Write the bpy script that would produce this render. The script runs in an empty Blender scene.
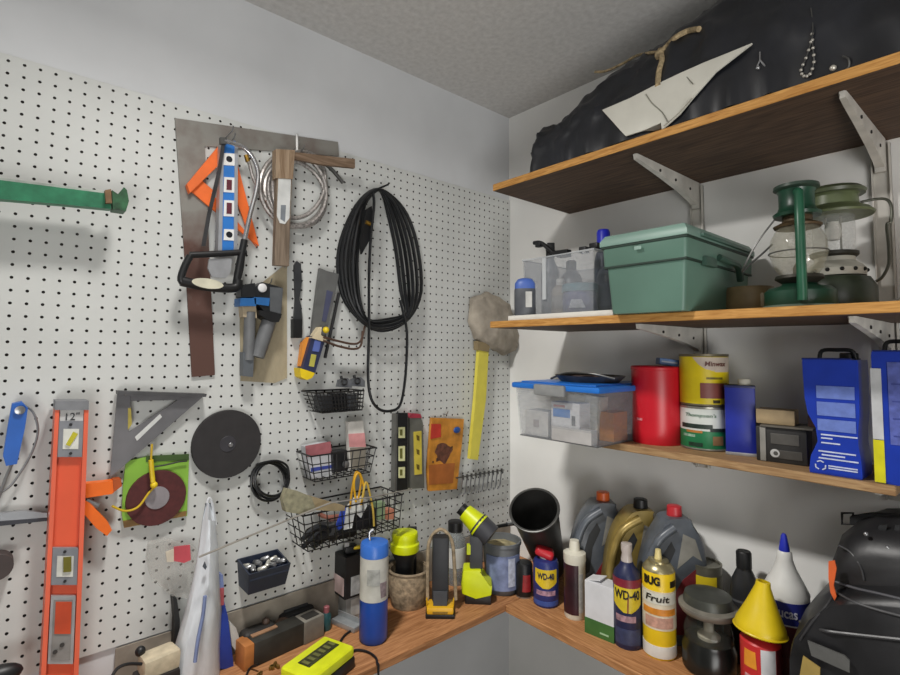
import bpy, bmesh, math, random
from mathutils import Vector, Matrix, noise
from mathutils.bvhtree import BVHTree
random.seed(7)
S = bpy.context.scene
COL = S.collection
PI = math.pi
def R(a): return math.radians(a)

# ------------------------------------------------------------------ camera model
FPX = 514.5
CAM = Vector((-1.475, -1.319, 1.638))
YAW, PIT, ROL = R(40.8), R(3.66), R(.48)
PPX, PPY = 443.5, 317.5
FWD = Vector((math.sin(YAW)*math.cos(PIT), math.cos(YAW)*math.cos(PIT), math.sin(PIT)))
_r = Vector((math.cos(YAW), -math.sin(YAW), 0)); _u = _r.cross(FWD)
RT = _r*math.cos(ROL)+_u*math.sin(ROL); UP = -_r*math.sin(ROL)+_u*math.cos(ROL)
ORG = Vector((0, 0, 0))
def ray(x, y): return FWD + RT*((x-PPX)/FPX) - UP*((y-PPY)/FPX)
def plane(x, y, ax, v):
    d = ray(x, y); return CAM + d*((v-CAM[ax])/d[ax])
def W(x, y, d=0.0): return plane(x, y, 1, -d) - ORG      # a point a distance d in front of the left wall
def AW(x, y, d=0.0): return plane(x, y, 0, -d)
def wall_row(x, d, z):                                    # the pixel row where height z shows at column x, depth d from the left wall
    a, b = -400, 1400
    for _ in range(40):
        m = (a+b)/2
        if plane(x, m, 1, -d).z > z: a = m
        else: b = m
    return a
def RW(x, y, d=0.0): return plane(x, y, 0, -d) - ORG     # a point a distance d in front of the right wall
def HZ(x, y, z): return plane(x, y, 2, z)                # a point on a level surface
def depth(p): return (p-CAM).dot(FWD)
def mpp(p): return depth(p)/FPX                          # metres per pixel there
def view_rz(p): return math.atan2(p.y-CAM.y, p.x-CAM.x)-PI/2
def height(loc, x, y):                                   # height over loc of what shows at pixel (x, y) on the vertical through loc
    d = ray(x, y); t = math.hypot(loc.x-CAM.x, loc.y-CAM.y)/math.hypot(d.x, d.y)
    return CAM.z+d.z*t-loc.z
def stand(x, y, z, w):                                   # front foot seen at (x, y) on level z, w pixels wide -> centre, radius
    p = HZ(x, y, z); r = .5*w*mpp(p)
    v = Vector((p.x-CAM.x, p.y-CAM.y, 0)).normalized()
    c = p+v*r; r = .5*w*mpp(c)
    return p+v*r, r
def onshelf(x, k, z, w):                                 # centre k in front of the right wall
    p = plane(x, 600 if z < 1.1 else 410 if z < 1.5 else 260, 0, -k); p.z = z
    return p, .5*w*mpp(p)

# ------------------------------------------------------------------ materials
def lin(c):
    if isinstance(c, str):
        c = [int(c[i:i+2], 16)/255 for i in (0, 2, 4)]
    return tuple((v/12.92 if v <= .04045 else ((v+.055)/1.055)**2.4) for v in c)
MC = {}
def mat(hexc, rough=.5, metal=0, var=.12, scale=25, bump=0, alpha=1, dark=None, spec=.5):
    key = (hexc, rough, metal, var, scale, bump, alpha, dark, spec)
    if key in MC: return MC[key]
    m = bpy.data.materials.new('m_%s' % hexc); m.use_nodes = True; m.diffuse_color = (*lin(hexc), 1)
    nt = m.node_tree; b = nt.nodes['Principled BSDF']
    c = lin(hexc)
    b.inputs['Roughness'].default_value = rough; b.inputs['Metallic'].default_value = metal
    b.inputs['Specular IOR Level'].default_value = spec
    if alpha < 1: b.inputs['Alpha'].default_value = alpha
    tc = nt.nodes.new('ShaderNodeTexCoord'); n = nt.nodes.new('ShaderNodeTexNoise')
    n.inputs['Scale'].default_value = scale; n.inputs['Detail'].default_value = 5
    nt.links.new(tc.outputs['Object'], n.inputs['Vector'])
    if var:
        r = nt.nodes.new('ShaderNodeValToRGB')
        lo = lin(dark) if dark else tuple(v*(1-2*var) for v in c)
        r.color_ramp.elements[0].position = .3; r.color_ramp.elements[1].position = .7
        r.color_ramp.elements[0].color = (*lo, 1)
        r.color_ramp.elements[1].color = (*(min(1, v*(1+.6*var)) for v in c), 1)
        nt.links.new(n.outputs['Fac'], r.inputs['Fac']); nt.links.new(r.outputs['Color'], b.inputs['Base Color'])
    else: b.inputs['Base Color'].default_value = (*c, 1)
    if bump:
        bp = nt.nodes.new('ShaderNodeBump'); bp.inputs['Strength'].default_value = bump; bp.inputs['Distance'].default_value = .004
        nt.links.new(n.outputs['Fac'], bp.inputs['Height']); nt.links.new(bp.outputs['Normal'], b.inputs['Normal'])
    MC[key] = m; return m
def wood(light, darkc, axis='Y', scale=9, rough=.65, dist=6):
    key = ('wood', light, darkc, axis, scale)
    if key in MC: return MC[key]
    m = bpy.data.materials.new('m_wood'); m.use_nodes = True; m.diffuse_color = (*lin(light), 1)
    nt = m.node_tree; b = nt.nodes['Principled BSDF']; b.inputs['Roughness'].default_value = rough
    b.inputs['Specular IOR Level'].default_value = .3
    tc = nt.nodes.new('ShaderNodeTexCoord'); mp = nt.nodes.new('ShaderNodeMapping')
    sc = {'X': (1, 12, 12), 'Y': (12, 1, 12), 'Z': (12, 12, 1)}[axis]
    mp.inputs['Scale'].default_value = sc
    n = nt.nodes.new('ShaderNodeTexNoise'); n.inputs['Scale'].default_value = scale; n.inputs['Detail'].default_value = 6
    n.inputs['Distortion'].default_value = 1.2
    r = nt.nodes.new('ShaderNodeValToRGB')
    r.color_ramp.elements[0].position = .33; r.color_ramp.elements[1].position = .66
    r.color_ramp.elements[0].color = (*lin(darkc), 1); r.color_ramp.elements[1].color = (*lin(light), 1)
    L = nt.links.new
    L(tc.outputs['Object'], mp.inputs['Vector']); L(mp.outputs['Vector'], n.inputs['Vector'])
    L(n.outputs['Fac'], r.inputs['Fac']); L(r.outputs['Color'], b.inputs['Base Color'])
    bp = nt.nodes.new('ShaderNodeBump'); bp.inputs['Strength'].default_value = .25; bp.inputs['Distance'].default_value = .002
    L(n.outputs['Fac'], bp.inputs['Height']); L(bp.outputs['Normal'], b.inputs['Normal'])
    MC[key] = m; return m
def film(hexc, opacity, rough=.15):                      # clear or cloudy plastic and glass: partly see-through
    key = ('film', hexc, opacity, rough)
    if key in MC: return MC[key]
    m = bpy.data.materials.new('m_clear'); m.use_nodes = True
    nt = m.node_tree; b = nt.nodes['Principled BSDF']; out = nt.nodes['Material Output']
    b.inputs['Base Color'].default_value = (*lin(hexc), 1); b.inputs['Roughness'].default_value = rough
    t = nt.nodes.new('ShaderNodeBsdfTransparent'); mx = nt.nodes.new('ShaderNodeMixShader')
    n = nt.nodes.new('ShaderNodeTexNoise'); n.inputs['Scale'].default_value = 14
    mr = nt.nodes.new('ShaderNodeMapRange')
    mr.inputs['To Min'].default_value = max(0, opacity-.12); mr.inputs['To Max'].default_value = min(1, opacity+.12)
    L = nt.links.new
    L(n.outputs['Fac'], mr.inputs['Value']); L(mr.outputs['Result'], mx.inputs['Fac'])
    L(t.outputs['BSDF'], mx.inputs[1]); L(b.outputs['BSDF'], mx.inputs[2]); L(mx.outputs['Shader'], out.inputs['Surface'])
    MC[key] = m; return m

# ------------------------------------------------------------------ mesh building
def V(*a): return Vector(a)
def spline(pts, n=6, closed=False):
    pts = [Vector(p) for p in pts]; out = []; N = len(pts)
    rng = range(N) if closed else range(N-1)
    for i in rng:
        if closed: a, b, c, d = pts[i-1], pts[i], pts[(i+1) % N], pts[(i+2) % N]
        else: a, b, c, d = pts[max(i-1, 0)], pts[i], pts[i+1], pts[min(i+2, N-1)]
        for k in range(n):
            t = k/n
            out.append(.5*((2*b)+(c-a)*t+(2*a-5*b+4*c-d)*t*t+(3*b-a-3*c+d)*t**3))
    if not closed: out.append(pts[-1])
    return out
class MB:
    def __init__(s): s.bm = bmesh.new(); s.mi = 0
    def f(s, vs):
        try:
            fc = s.bm.faces.new(vs); fc.material_index = s.mi; return fc
        except ValueError: return None
    def ring(s, pts): return [s.bm.verts.new(p) for p in pts]
    def bridge(s, a, b):
        n = len(a)
        for i in range(n): s.f((a[i], a[(i+1) % n], b[(i+1) % n], b[i]))
    def prism(s, pts, ext, scale_end=1.0):
        ext = Vector(ext); pts = [Vector(p) for p in pts]
        c = sum(pts, Vector())/len(pts)
        a = s.ring(pts); b = s.ring([c+(p-c)*scale_end+ext for p in pts])
        s.bridge(a, b); s.f(a[::-1]); s.f(b); return s
    def wall(s, px, d0, d1, inset=1.0):                  # outline seen on the left wall, from depth d0 to d1
        pts = [W(x, y, d1) for x, y in px]
        s.prism(pts, (0, d1-d0, 0)); return s
    def box(s, c, sz, rz=0, bev=0, rot=None, seg=2):
        M = Matrix.Translation(Vector(c)) @ (rot.to_4x4() if rot else Matrix.Rotation(rz, 4, 'Z')) @ Matrix.Diagonal((*sz, 1))
        r = bmesh.ops.create_cube(s.bm, size=1, matrix=M)
        fs = set(f for v in r['verts'] for f in v.link_faces)
        for f in fs: f.material_index = s.mi
        if bev:
            es = list(set(e for v in r['verts'] for e in v.link_edges))
            q = bmesh.ops.bevel(s.bm, geom=es, offset=min(bev, .45*min(sz)), segments=seg, affect='EDGES', profile=.6)
            for f in q['faces']: f.material_index = s.mi
        return s
    def tube(s, pts, r, seg=8, closed=False, r1=None):
        pts = [Vector(p) for p in pts]; N = len(pts); rings = []
        prev = None
        for i, p in enumerate(pts):
            a = pts[i-1] if (i > 0 or closed) else p
            b = pts[(i+1) % N] if (i < N-1 or closed) else p
            t = (b-a)
            t = t.normalized() if t.length > 1e-9 else Vector((0, 0, 1))
            if prev is None:
                h = Vector((0, 0, 1)) if abs(t.z) < .9 else Vector((1, 0, 0)); u = t.cross(h).normalized()
            else:
                u = prev-t*prev.dot(t); u = u.normalized() if u.length > 1e-6 else t.orthogonal().normalized()
            prev = u; w = t.cross(u)
            rr = r if r1 is None else r+(r1-r)*i/max(1, N-1)
            rings.append(s.ring([p+(u*math.cos(2*PI*k/seg)+w*math.sin(2*PI*k/seg))*rr for k in range(seg)]))
        for i in range(N-1): s.bridge(rings[i], rings[i+1])
        if closed: 
            # match the seam
            A, B = rings[-1], rings[0]
            k = min(range(seg), key=lambda q: (A[0].co-B[q].co).length)
            s.bridge(A, B[k:]+B[:k])
        else: s.f(rings[0][::-1]); s.f(rings[-1])
        return s
    def lathe(s, prof, c=(0, 0, 0), seg=32, M=None, sx=1, sy=1, cap=True):
        c = Vector(c); rings = []
        for r, z in prof:
            pts = [Vector((r*sx*math.cos(2*PI*k/seg), r*sy*math.sin(2*PI*k/seg), z)) for k in range(seg)]
            rings.append(s.ring([c+(M @ p if M else p) for p in pts]))
        for i in range(len(rings)-1): s.bridge(rings[i], rings[i+1])
        if cap: s.f(rings[0][::-1]); s.f(rings[-1])
        return s
    def loft(s, rings, cap=True):
        rs = [s.ring(r) for r in rings]
        for i in range(len(rs)-1): s.bridge(rs[i], rs[i+1])
        if cap: s.f(rs[0][::-1]); s.f(rs[-1])
        return s
    def strip(s, r, rows, th=.0008, n=8):                # a patch wrapped round a can, rows of (z, angle0, angle1); faces local -y
        g = []
        for rr in (r, r+th):
            g.append([[s.bm.verts.new((rr*math.sin(a0+(a1-a0)*k/n), -rr*math.cos(a0+(a1-a0)*k/n), z)) for k in range(n+1)] for z, a0, a1 in rows])
        o, q = g[1], g[0]
        for i in range(len(rows)-1):
            for k in range(n): s.f((o[i][k], o[i][k+1], o[i+1][k+1], o[i+1][k]))
        for i in range(len(rows)-1):
            s.f((q[i][0], o[i][0], o[i+1][0], q[i+1][0])); s.f((o[i][n], q[i][n], q[i+1][n], o[i+1][n]))
        for k in range(n):
            s.f((q[0][k], q[0][k+1], o[0][k+1], o[0][k])); s.f((o[-1][k], o[-1][k+1], q[-1][k+1], q[-1][k]))
        return s
    def ball(s, c, r, sc=(1, 1, 1), seg=16):
        M = Matrix.Translation(Vector(c)) @ Matrix.Diagonal((r*sc[0], r*sc[1], r*sc[2], 1))
        q = bmesh.ops.create_uvsphere(s.bm, u_segments=seg, v_segments=max(6, seg//2), radius=1, matrix=M)
        for f in set(f for v in q['verts'] for f in v.link_faces): f.material_index = s.mi
        return s
    def jitter(s, amp, sc=20, off=0):
        for v in s.bm.verts:
            v.co += noise.noise_vector(v.co*sc+Vector((off, off*.7, 0)))*amp
        return s
    def build(s, name, m, parent=None, smooth=40, label=None, loc=None, kind=None):
        me = bpy.data.meshes.new(name)
        bmesh.ops.recalc_face_normals(s.bm, faces=s.bm.faces)
        s.bm.to_mesh(me); s.bm.free()
        for q in (m if isinstance(m, (list, tuple)) else [m]): me.materials.append(q)
        if smooth:
            me.polygons.foreach_set('use_smooth', [True]*len(me.polygons)); me.set_sharp_from_angle(angle=R(smooth))
        o = bpy.data.objects.new(name, me); COL.objects.link(o)
        if parent: o.parent = parent
        else: o.location = ORG if loc is None else loc
        if label: o['label'] = label
        if kind: o['kind'] = kind
        return o
def tag(o, label, cat, group=None):
    o['label'] = label; o['category'] = cat
    if group: o['group'] = group
    return o
def T(name, label, cat, loc=(0, 0, 0), rz=0, group=None):
    global ORG
    o = bpy.data.objects.new(name, None); COL.objects.link(o); o.empty_display_size = .02
    o.location = loc; o.rotation_euler = (0, 0, rz); ORG = Vector(loc)
    return tag(o, label, cat, group)
def at(loc):
    global ORG
    ORG = Vector(loc)
def wt(name, label, cat, x, y, d=.01, group=None):       # a thing hung on the left wall
    return T(name, label, cat, plane(x, y, 1, -d), 0, group)
def wat(x, y, d=.01): at(plane(x, y, 1, -d))
def struct(mb, name, m):
    at((0, 0, 0)); o = mb.build(name, m, smooth=0); o['kind'] = 'structure'; return o
def lettering(txt, size, m, parent, loc, M=None, bend=None, width=None, name='lettering', shear=0, bold=0):
    cu = bpy.data.curves.new('t', 'FONT'); cu.body = txt; cu.size = size; cu.align_x = 'CENTER'; cu.align_y = 'CENTER'
    cu.extrude = .0004; cu.shear = shear; cu.offset = bold; cu.resolution_u = 3
    o = bpy.data.objects.new('t', cu); COL.objects.link(o)
    dg = bpy.context.evaluated_depsgraph_get(); dg.update()
    me = bpy.data.meshes.new_from_object(o.evaluated_get(dg)); bpy.data.objects.remove(o)
    xs = [v.co.x for v in me.vertices]
    k = width/(max(xs)-min(xs)) if width and xs else 1
    for v in me.vertices:
        x, y, z = v.co.x*k, v.co.y, v.co.z
        if bend:
            a = (x+loc[0])/bend; rr = bend+.0009+z
            p = Vector((rr*math.sin(a), -rr*math.cos(a), y))
        else: p = Vector((x, -z-.0006, y))
        v.co = (M @ p if M else p)+(Vector((0, loc[1], loc[2])) if bend else Vector(loc))
    me.materials.clear(); me.materials.append(m)
    q = bpy.data.objects.new(name, me); COL.objects.link(q); q.parent = parent
    return q
WHITE = mat('e8e8e6', .5, var=.04); BLACK = mat('17181a', .45, var=.2); BLACKR = mat('1c1d1f', .75, var=.25, scale=60)
DGREY = mat('3a3c3f', .55, var=.15); GREY = mat('85878a', .45, var=.12); STEEL = mat('a8a9ab', .32, metal=.85, var=.12, scale=40)
DSTEEL = mat('6a6a68', .42, metal=.7, var=.25, scale=30); YEL = mat('e6c81e', .45, var=.08); LIME = mat('d4e00a', .4, var=.06)
ORANGE = mat('f07018', .45, var=.07); BLUE = mat('1c50b4', .4, var=.08); BRASS = mat('b08a3c', .35, metal=.8, var=.15); RED = mat('c81e28', .4, var=.06)
# ------------------------------------------------------------------ the room
CEIL = 2.55; PZ0 = 1.0; PZ1 = 2.2192
paint = mat('e8e8e5', .7, var=.05, scale=3, bump=.05, spec=.25)
struct(MB().box((-1.5, .061, CEIL/2), (3.0, .11, CEIL)), 'wall_left', mat('cdcfd1', .7, var=.05, scale=3.5, bump=.05, spec=.25))
struct(MB().box((.05, -1.5, CEIL/2), (.1, 3.2, CEIL)), 'wall_right', paint)
struct(MB().box((-1.45, -1.45, CEIL+.05), (3.1, 3.1, .1)), 'ceiling', mat('c6c5c3', .9, var=.07, scale=60, bump=.3, spec=.1))
struct(MB().box((-1.45, -1.45, -.05), (3.1, 3.1, .1)), 'floor', mat('77736d', .8, var=.15, scale=8))
# pegboard with a real pocket for every hole
def pegboard():
    P = .0254; NC, NR = 74, 48; x1 = 0.0; hr = .0031
    vs = []; fs = []; mi = []; idx = {}
    def v(x, y, z):
        k = (round(x*1e5), round(y*1e5), round(z*1e5))
        if k not in idx: idx[k] = len(vs); vs.append((x, y, z))
        return idx[k]
    for c in range(NC):
        cx = -.0267-P*c+.0127
        hx0, hx1 = cx-P/2, cx+P/2
        for r in range(NR):
            cz = PZ1-P/2-P*r; o = []; q = []; b = []
            for k in range(8):
                a = k*PI/4; ca, sa = math.cos(a), math.sin(a); m = max(abs(ca), abs(sa))
                o.append(v(cx+ca/m*P/2, 0, cz+sa/m*P/2)); q.append(v(cx+ca*hr, 0, cz+sa*hr)); b.append(v(cx+ca*hr, .0045, cz+sa*hr))
            for k in range(8):
                j = (k+1) % 8
                fs.append((o[k], q[k], q[j], o[j])); mi.append(0)
                fs.append((q[k], b[k], b[j], q[j])); mi.append(1)
            fs.append(tuple(b)); mi.append(1)
    xa = -.0267+.0254; xb = xa-P*NC
    # rim to the corner, edges
    def q4(a, b, c, d, m=0): fs.append((v(*a), v(*b), v(*c), v(*d))); mi.append(m)
    q4((xa, 0, PZ0), (-.0003, 0, PZ0), (-.0003, 0, PZ1), (xa, 0, PZ1))
    q4((xb, 0, PZ1), (-.0003, 0, PZ1), (-.0003, .0055, PZ1), (xb, .0055, PZ1))
    q4((xb, 0, PZ0), (-.0003, 0, PZ0), (-.0003, .0055, PZ0), (xb, .0055, PZ0), 1)
    q4((xb, .0055, PZ0), (-.0003, .0055, PZ0), (-.0003, .0055, PZ1), (xb, .0055, PZ1), 1)
    me = bpy.data.meshes.new('pegboard'); me.from_pydata(vs, [], fs)
    me.materials.append(mat('c8cac7', .45, var=.05, scale=5, spec=.4)); me.materials.append(mat('2c2622', .9, var=.2))
    me.polygons.foreach_set('material_index', mi); me.update()
    bm = bmesh.new(); bm.from_mesh(me); bmesh.ops.recalc_face_normals(bm, faces=bm.faces); bm.to_mesh(me); bm.free()
    o = bpy.data.objects.new('pegboard', me); COL.objects.link(o)
    tag(o, 'large white pegboard full of holes covering the left wall', 'pegboard')
pegboard()

# ------------------------------------------------------------------ shelves
SX = .385; TOPZ = 2.112; MIDZ = 1.705; LOWZ = 1.395; BZ = .895
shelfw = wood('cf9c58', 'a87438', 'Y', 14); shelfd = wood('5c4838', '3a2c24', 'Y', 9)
at((-SX/2, -.9, TOPZ))
def board(name, lab, x0, x1, y0, y1, z0, z1, mats, edgeface=None):
    at(((x0+x1)/2, (y0+y1)/2, z0)); mb = MB().box((0, 0, (z1-z0)/2), (abs(x1-x0), abs(y1-y0), z1-z0), bev=.0015, seg=1)
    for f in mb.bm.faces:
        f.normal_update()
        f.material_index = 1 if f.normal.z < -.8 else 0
    return tag(mb.build(name, mats, smooth=0), lab, 'shelf')
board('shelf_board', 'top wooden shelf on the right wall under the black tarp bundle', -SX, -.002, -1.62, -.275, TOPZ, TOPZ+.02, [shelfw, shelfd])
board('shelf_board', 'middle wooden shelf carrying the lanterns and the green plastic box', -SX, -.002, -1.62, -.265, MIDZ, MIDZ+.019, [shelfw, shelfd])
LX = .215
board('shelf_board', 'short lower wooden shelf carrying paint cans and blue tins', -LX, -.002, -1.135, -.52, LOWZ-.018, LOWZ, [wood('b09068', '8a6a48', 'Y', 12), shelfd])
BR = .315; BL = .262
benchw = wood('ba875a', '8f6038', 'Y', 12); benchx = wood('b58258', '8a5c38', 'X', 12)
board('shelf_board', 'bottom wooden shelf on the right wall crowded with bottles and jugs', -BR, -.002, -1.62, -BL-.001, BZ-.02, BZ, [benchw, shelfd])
board('shelf_board', 'bottom wooden shelf below the pegboard holding the drill and blue cylinder', -1.9, -.002, -BL, -.002, BZ-.02, BZ, [benchx, shelfd])
# slotted uprights and brackets
metal_w = mat('cfccc4', .45, metal=.1, var=.12, scale=18)
UY = (-.705, -1.105)
for k, uy in enumerate(UY):
    at((0, uy, 1.715)); lab = ['slotted metal upright on the right wall behind the green plastic box', 'slotted metal upright on the right wall behind the olive lantern'][k]
    mb = MB()
    mb.box((-.003, 0, .0), (.004, .034, .78)); mb.box((-.008, -.0155, 0), (.012, .003, .78)); mb.box((-.008, .0155, 0), (.012, .003, .78))
    up = T('shelf_upright', lab, 'shelf upright', (0, uy, 1.715)); mb.build('channel', metal_w, up, smooth=0)
def bracket(z, uy, ln, lab, hg=.062):
    b = T('shelf_bracket', lab, 'shelf bracket', (-.016, uy, z), 0)
    rings = []                                           # a pressed steel arm, deep at the wall, slim at the rounded tip
    for x, h, w in ((-.002, hg, .011), (-.012, hg*1.02, .011), (-.03, hg*.9, .0105), (-ln*.3, hg*.66, .0095), (-ln*.6, hg*.44, .008), (-ln*.9, hg*.25, .007), (-ln+.004, hg*.2, .006), (-ln, hg*.1, .004)):
        rings.append([V(x, w*sx, -.001 if zz else -h) if not (not zz) else V(x, w*.75*sx, -h) for sx, zz in ((-1, 1), (1, 1), (1, 0), (-1, 0))])
    MB().loft(rings).build('arm', metal_w, b, smooth=35)
    MB().box((.002, 0, -hg*.55), (.014, .02, hg*1.25), bev=.003).build('wall_hook', metal_w, b, smooth=30)
    for x in (.1, .35, .6):
        xx = -.02-ln*x; MB().lathe([(.0036, 0), (.0036, .0025)], (xx, -.0085+.003*x, -hg*(.5-.38*x)), 10, Matrix.Rotation(PI/2, 3, 'X')).build('screw_hole', mat('2a2826', .8), b, smooth=0)
bracket(TOPZ, UY[0], .33, 'pale metal bracket under the top shelf above the green plastic box')
bracket(TOPZ, UY[1], .33, 'pale metal bracket under the top shelf above the olive lantern')
bracket(MIDZ, UY[0], .33, 'grey metal bracket under the middle shelf below the green plastic box')
bracket(MIDZ, UY[1], .33, 'grey metal bracket under the middle shelf above the blue tins')
bracket(LOWZ-.018, UY[0], .185, 'small metal bracket under the lower shelf below the yellow can', .03)
bracket(LOWZ-.018, UY[1], .185, 'small metal bracket under the lower shelf below the blue tins', .03)
at((-.01, -.9, BZ-.065)); tag(MB().box((0, 0, .02), (.02, 1.4, .045), bev=.002).build('wall_cleat', benchw, smooth=0), 'wooden wall cleat holding up the bottom shelf on the right wall', 'cleat')
at((-.95, -.01, BZ-.065)); tag(MB().box((0, 0, .02), (1.8, .02, .045), bev=.002).build('wall_cleat', benchx, smooth=0), 'wooden wall cleat holding up the bottom shelf under the pegboard', 'cleat')

at((-.63, -.002, BZ+.052)); o = MB().box((0, 0, 0), (1.25, .004, .1)).build('trim_1', mat('a39b8e', .85, var=.2, scale=9, dark='6e665c'), smooth=0); o['kind'] = 'structure'
# ------------------------------------------------------------------ things hung on the pegboard
def hook(x, y, d, parent, name='peg_hook'):              # a bent wire hook from the board out to depth d at pixel (x, y)
    p = W(x, y, 0); MB().tube([p+V(0, .003, 0), p+V(0, -d*.6, 0), p+V(0, -d, .002), p+V(0, -d-.006, .012)], .0016, 6).build(name, STEEL, parent)
def cyl_y(mb, x, y, d0, d1, rpx=None, r=None, seg=28, r2=None):  # a disc standing off the wall
    c = W(x, y, d1); rr = r or rpx*mpp(c+ORG); r2 = r2 or rr
    mb.lathe([(rr, d0-d1), (rr, -.0008), (rr-.0008, 0)], c, seg, Matrix.Rotation(PI/2, 3, 'X')); return rr

# green bar, top left
t = wt('metal_bar', 'long green metal bar jutting in from the left edge over the pegboard', 'bar', 60, 190, .09)
MB().wall([(-60, 170), (-40, 176), (0, 180), (111, 194), (111, 209), (60, 204), (0, 199), (-60, 194)], .078, .1).build('bar', mat('2f7a58', .4, var=.2, scale=40), t, smooth=0)
MB().wall([(-60, 168), (0, 177.5), (108, 191.5), (108, 195), (0, 181), (-60, 172)], .06, .098).build('top_flange', mat('a9b0a8', .4, var=.2), t, smooth=0)
MB().wall([(112, 190), (118, 194), (124, 187), (127, 190), (129, 201), (126, 211), (113, 209)], .07, .105).build('end_clamp', mat('2c5e3c', .5, var=.35, scale=60), t, smooth=0)
MB().wall([(105, 190), (111, 189), (112, 203), (106, 203)], .07, .109).build('rusty_catch', mat('8a6a48', .7, var=.3), t, smooth=0)
p = W(-45, 180, .07); MB().box(p+V(0, .034, 0), (.012, .068, .02)).build('wall_arm', mat('2f7a58'), t, smooth=0)

# framing square
wat(190, 240, .004)
m = mat('8d8984', .5, metal=.35, var=.2, scale=12); nt = m.node_tree
sq = bpy.data.materials.new('m_rusty_square'); sq.use_nodes = True; nt = sq.node_tree; b = nt.nodes['Principled BSDF']
b.inputs['Roughness'].default_value = .6; b.inputs['Metallic'].default_value = .25
tc = nt.nodes.new('ShaderNodeTexCoord'); n = nt.nodes.new('ShaderNodeTexNoise'); n.inputs['Scale'].default_value = 18; n.inputs['Detail'].default_value = 6
sx = nt.nodes.new('ShaderNodeSeparateXYZ'); mr = nt.nodes.new('ShaderNodeMapRange'); ad = nt.nodes.new('ShaderNodeMath'); ad.operation = 'ADD'
mr.inputs['From Min'].default_value = .08; mr.inputs['From Max'].default_value = -.06; mr.inputs['To Min'].default_value = -.15; mr.inputs['To Max'].default_value = .45
rp = nt.nodes.new('ShaderNodeValToRGB'); rp.color_ramp.elements[0].position = .3; rp.color_ramp.elements[0].color = (*lin('86847e'), 1)
rp.color_ramp.elements[1].position = .85; rp.color_ramp.elements[1].color = (*lin('5b4038'), 1)
L = nt.links.new
L(tc.outputs['Object'], n.inputs['Vector']); L(tc.outputs['Object'], sx.inputs[0]); L(sx.outputs['Z'], mr.inputs['Value'])
L(n.outputs['Fac'], ad.inputs[0]); L(mr.outputs['Result'], ad.inputs[1]); L(ad.outputs[0], rp.inputs['Fac']); L(rp.outputs['Color'], b.inputs['Base Color'])
mb = MB()
mb.wall([(175, 118), (338, 142), (339, 156), (205, 146), (207, 200), (211, 290), (215, 375), (192, 377), (187, 290), (180, 190)], .002, .006)
tag(mb.build('framing_square', sq, smooth=0), 'big rusty steel framing square behind the blue level and hacksaw', 'square')
# orange square
t = wt('speed_square', 'orange plastic triangular square behind the blue level', 'square', 222, 190, .014)
mb = MB()
A, B_, C_ = (221, 143), (187, 187), (258, 247)
mb.wall([A, (187, 184), (190, 193), (224, 160)], .008, .024)
mb.wall([(190, 190), (206, 204), (213, 190), (199, 178)], .008, .013)
mb.wall([(221, 147), (237, 162), (259, 246), (251, 240), (230, 182), (219, 157)], .008, .013)
mb.wall([(206, 204), (251, 240), (257, 247), (246, 232), (232, 215), (211, 193)], .008, .0125)
mb.build('body', mat('f0702c', .5, var=.08), t, smooth=0); hook(221, 148, .02, t)
# blue torpedo level
t = wt('torpedo_level', 'small blue level with white windows hanging inside the hacksaw frame', 'level', 228, 196, .038)
frame = mat('b9bcc2', .35, metal=.5, var=.08)
mb = MB(); mb.wall([(221, 143), (224, 142), (222, 252), (218, 252)], .026, .05); mb.wall([(235, 143), (238, 144), (237.5, 251), (234, 251)], .026, .05)
mb.build('edge_rails', frame, t, smooth=0)
MB().wall([(223.5, 140), (235.5, 141), (234.5, 252), (221.5, 252)], .03, .046).build('body', mat('2f78c8', .4, var=.05), t, smooth=0)
hook(229, 143, .04, t)
for (y0, y1, kind) in ((153, 165, 'o'), (177, 192, 'w'), (200, 216, 'w'), (229, 240, 'o')):
    w = MB().wall([(224.2, y0), (235, y0+.6), (234.6, y1+.6), (223.6, y1)], .04, .048).build('vial_window', WHITE, t, smooth=0)
    mb = MB()
    if kind == 'o': cyl_y(mb, 229.5, (y0+y1)/2, .047, .0495, r=.0075)
    else: mb.wall([(226.8, y0+2.5), (232, y0+3), (231.8, y1-2), (226.6, y1-2.3)], .047, .0495)
    mb.build('vial', mat('24262c' if kind == 'o' else '6a3340', .25), w)
# hacksaw
t = wt('hacksaw', 'hacksaw with silver tube frame and black D shaped handle', 'saw', 215, 215, .065)
D = .066
MB().tube(spline([W(x, y, D) for x, y in ((224, 141), (232, 143), (244, 148), (253, 158), (258, 173), (256, 192), (250, 215), (244, 243))], 6), .0055, 12).build('frame', mat('c9c9cb', .25, metal=.9, var=.08), t)
MB().tube([W(244.5, 240, D), W(240, 262, D), W(236, 284, D)], .0085, 10).build('frame_socket', BLACK, t)
MB().wall([(222, 142), (225.5, 142), (221, 172), (211, 215), (205.5, 246), (201.5, 246), (207, 215), (217, 172)], .0645, .0665).build('blade', mat('4a4a4c', .4, metal=.6, var=.2), t, smooth=0)
hook(224, 139, .062, t)
MB().wall([(220.5, 137), (227, 137.5), (227, 144), (220.5, 143.5)], .061, .071).build('blade_clamp', DSTEEL, t, smooth=0)
mb = MB()
def bar(pts, r, seg=10): mb.tube(spline([W(x, y, D) for x, y in pts], 4), r, seg)
bar([(190, 255), (215, 254), (246, 252)], .0075); bar([(190, 256), (184, 268), (181, 280), (187, 284)], .008)
bar([(181, 281), (205, 286), (234, 288), (238, 280)], .0115); bar([(242, 255), (240, 270), (236, 284)], .008)
mb.build('handle', BLACK, t)
mb = MB(); c = W(208, 283.5, D+.0115); mm = mpp(c+ORG)
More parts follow.
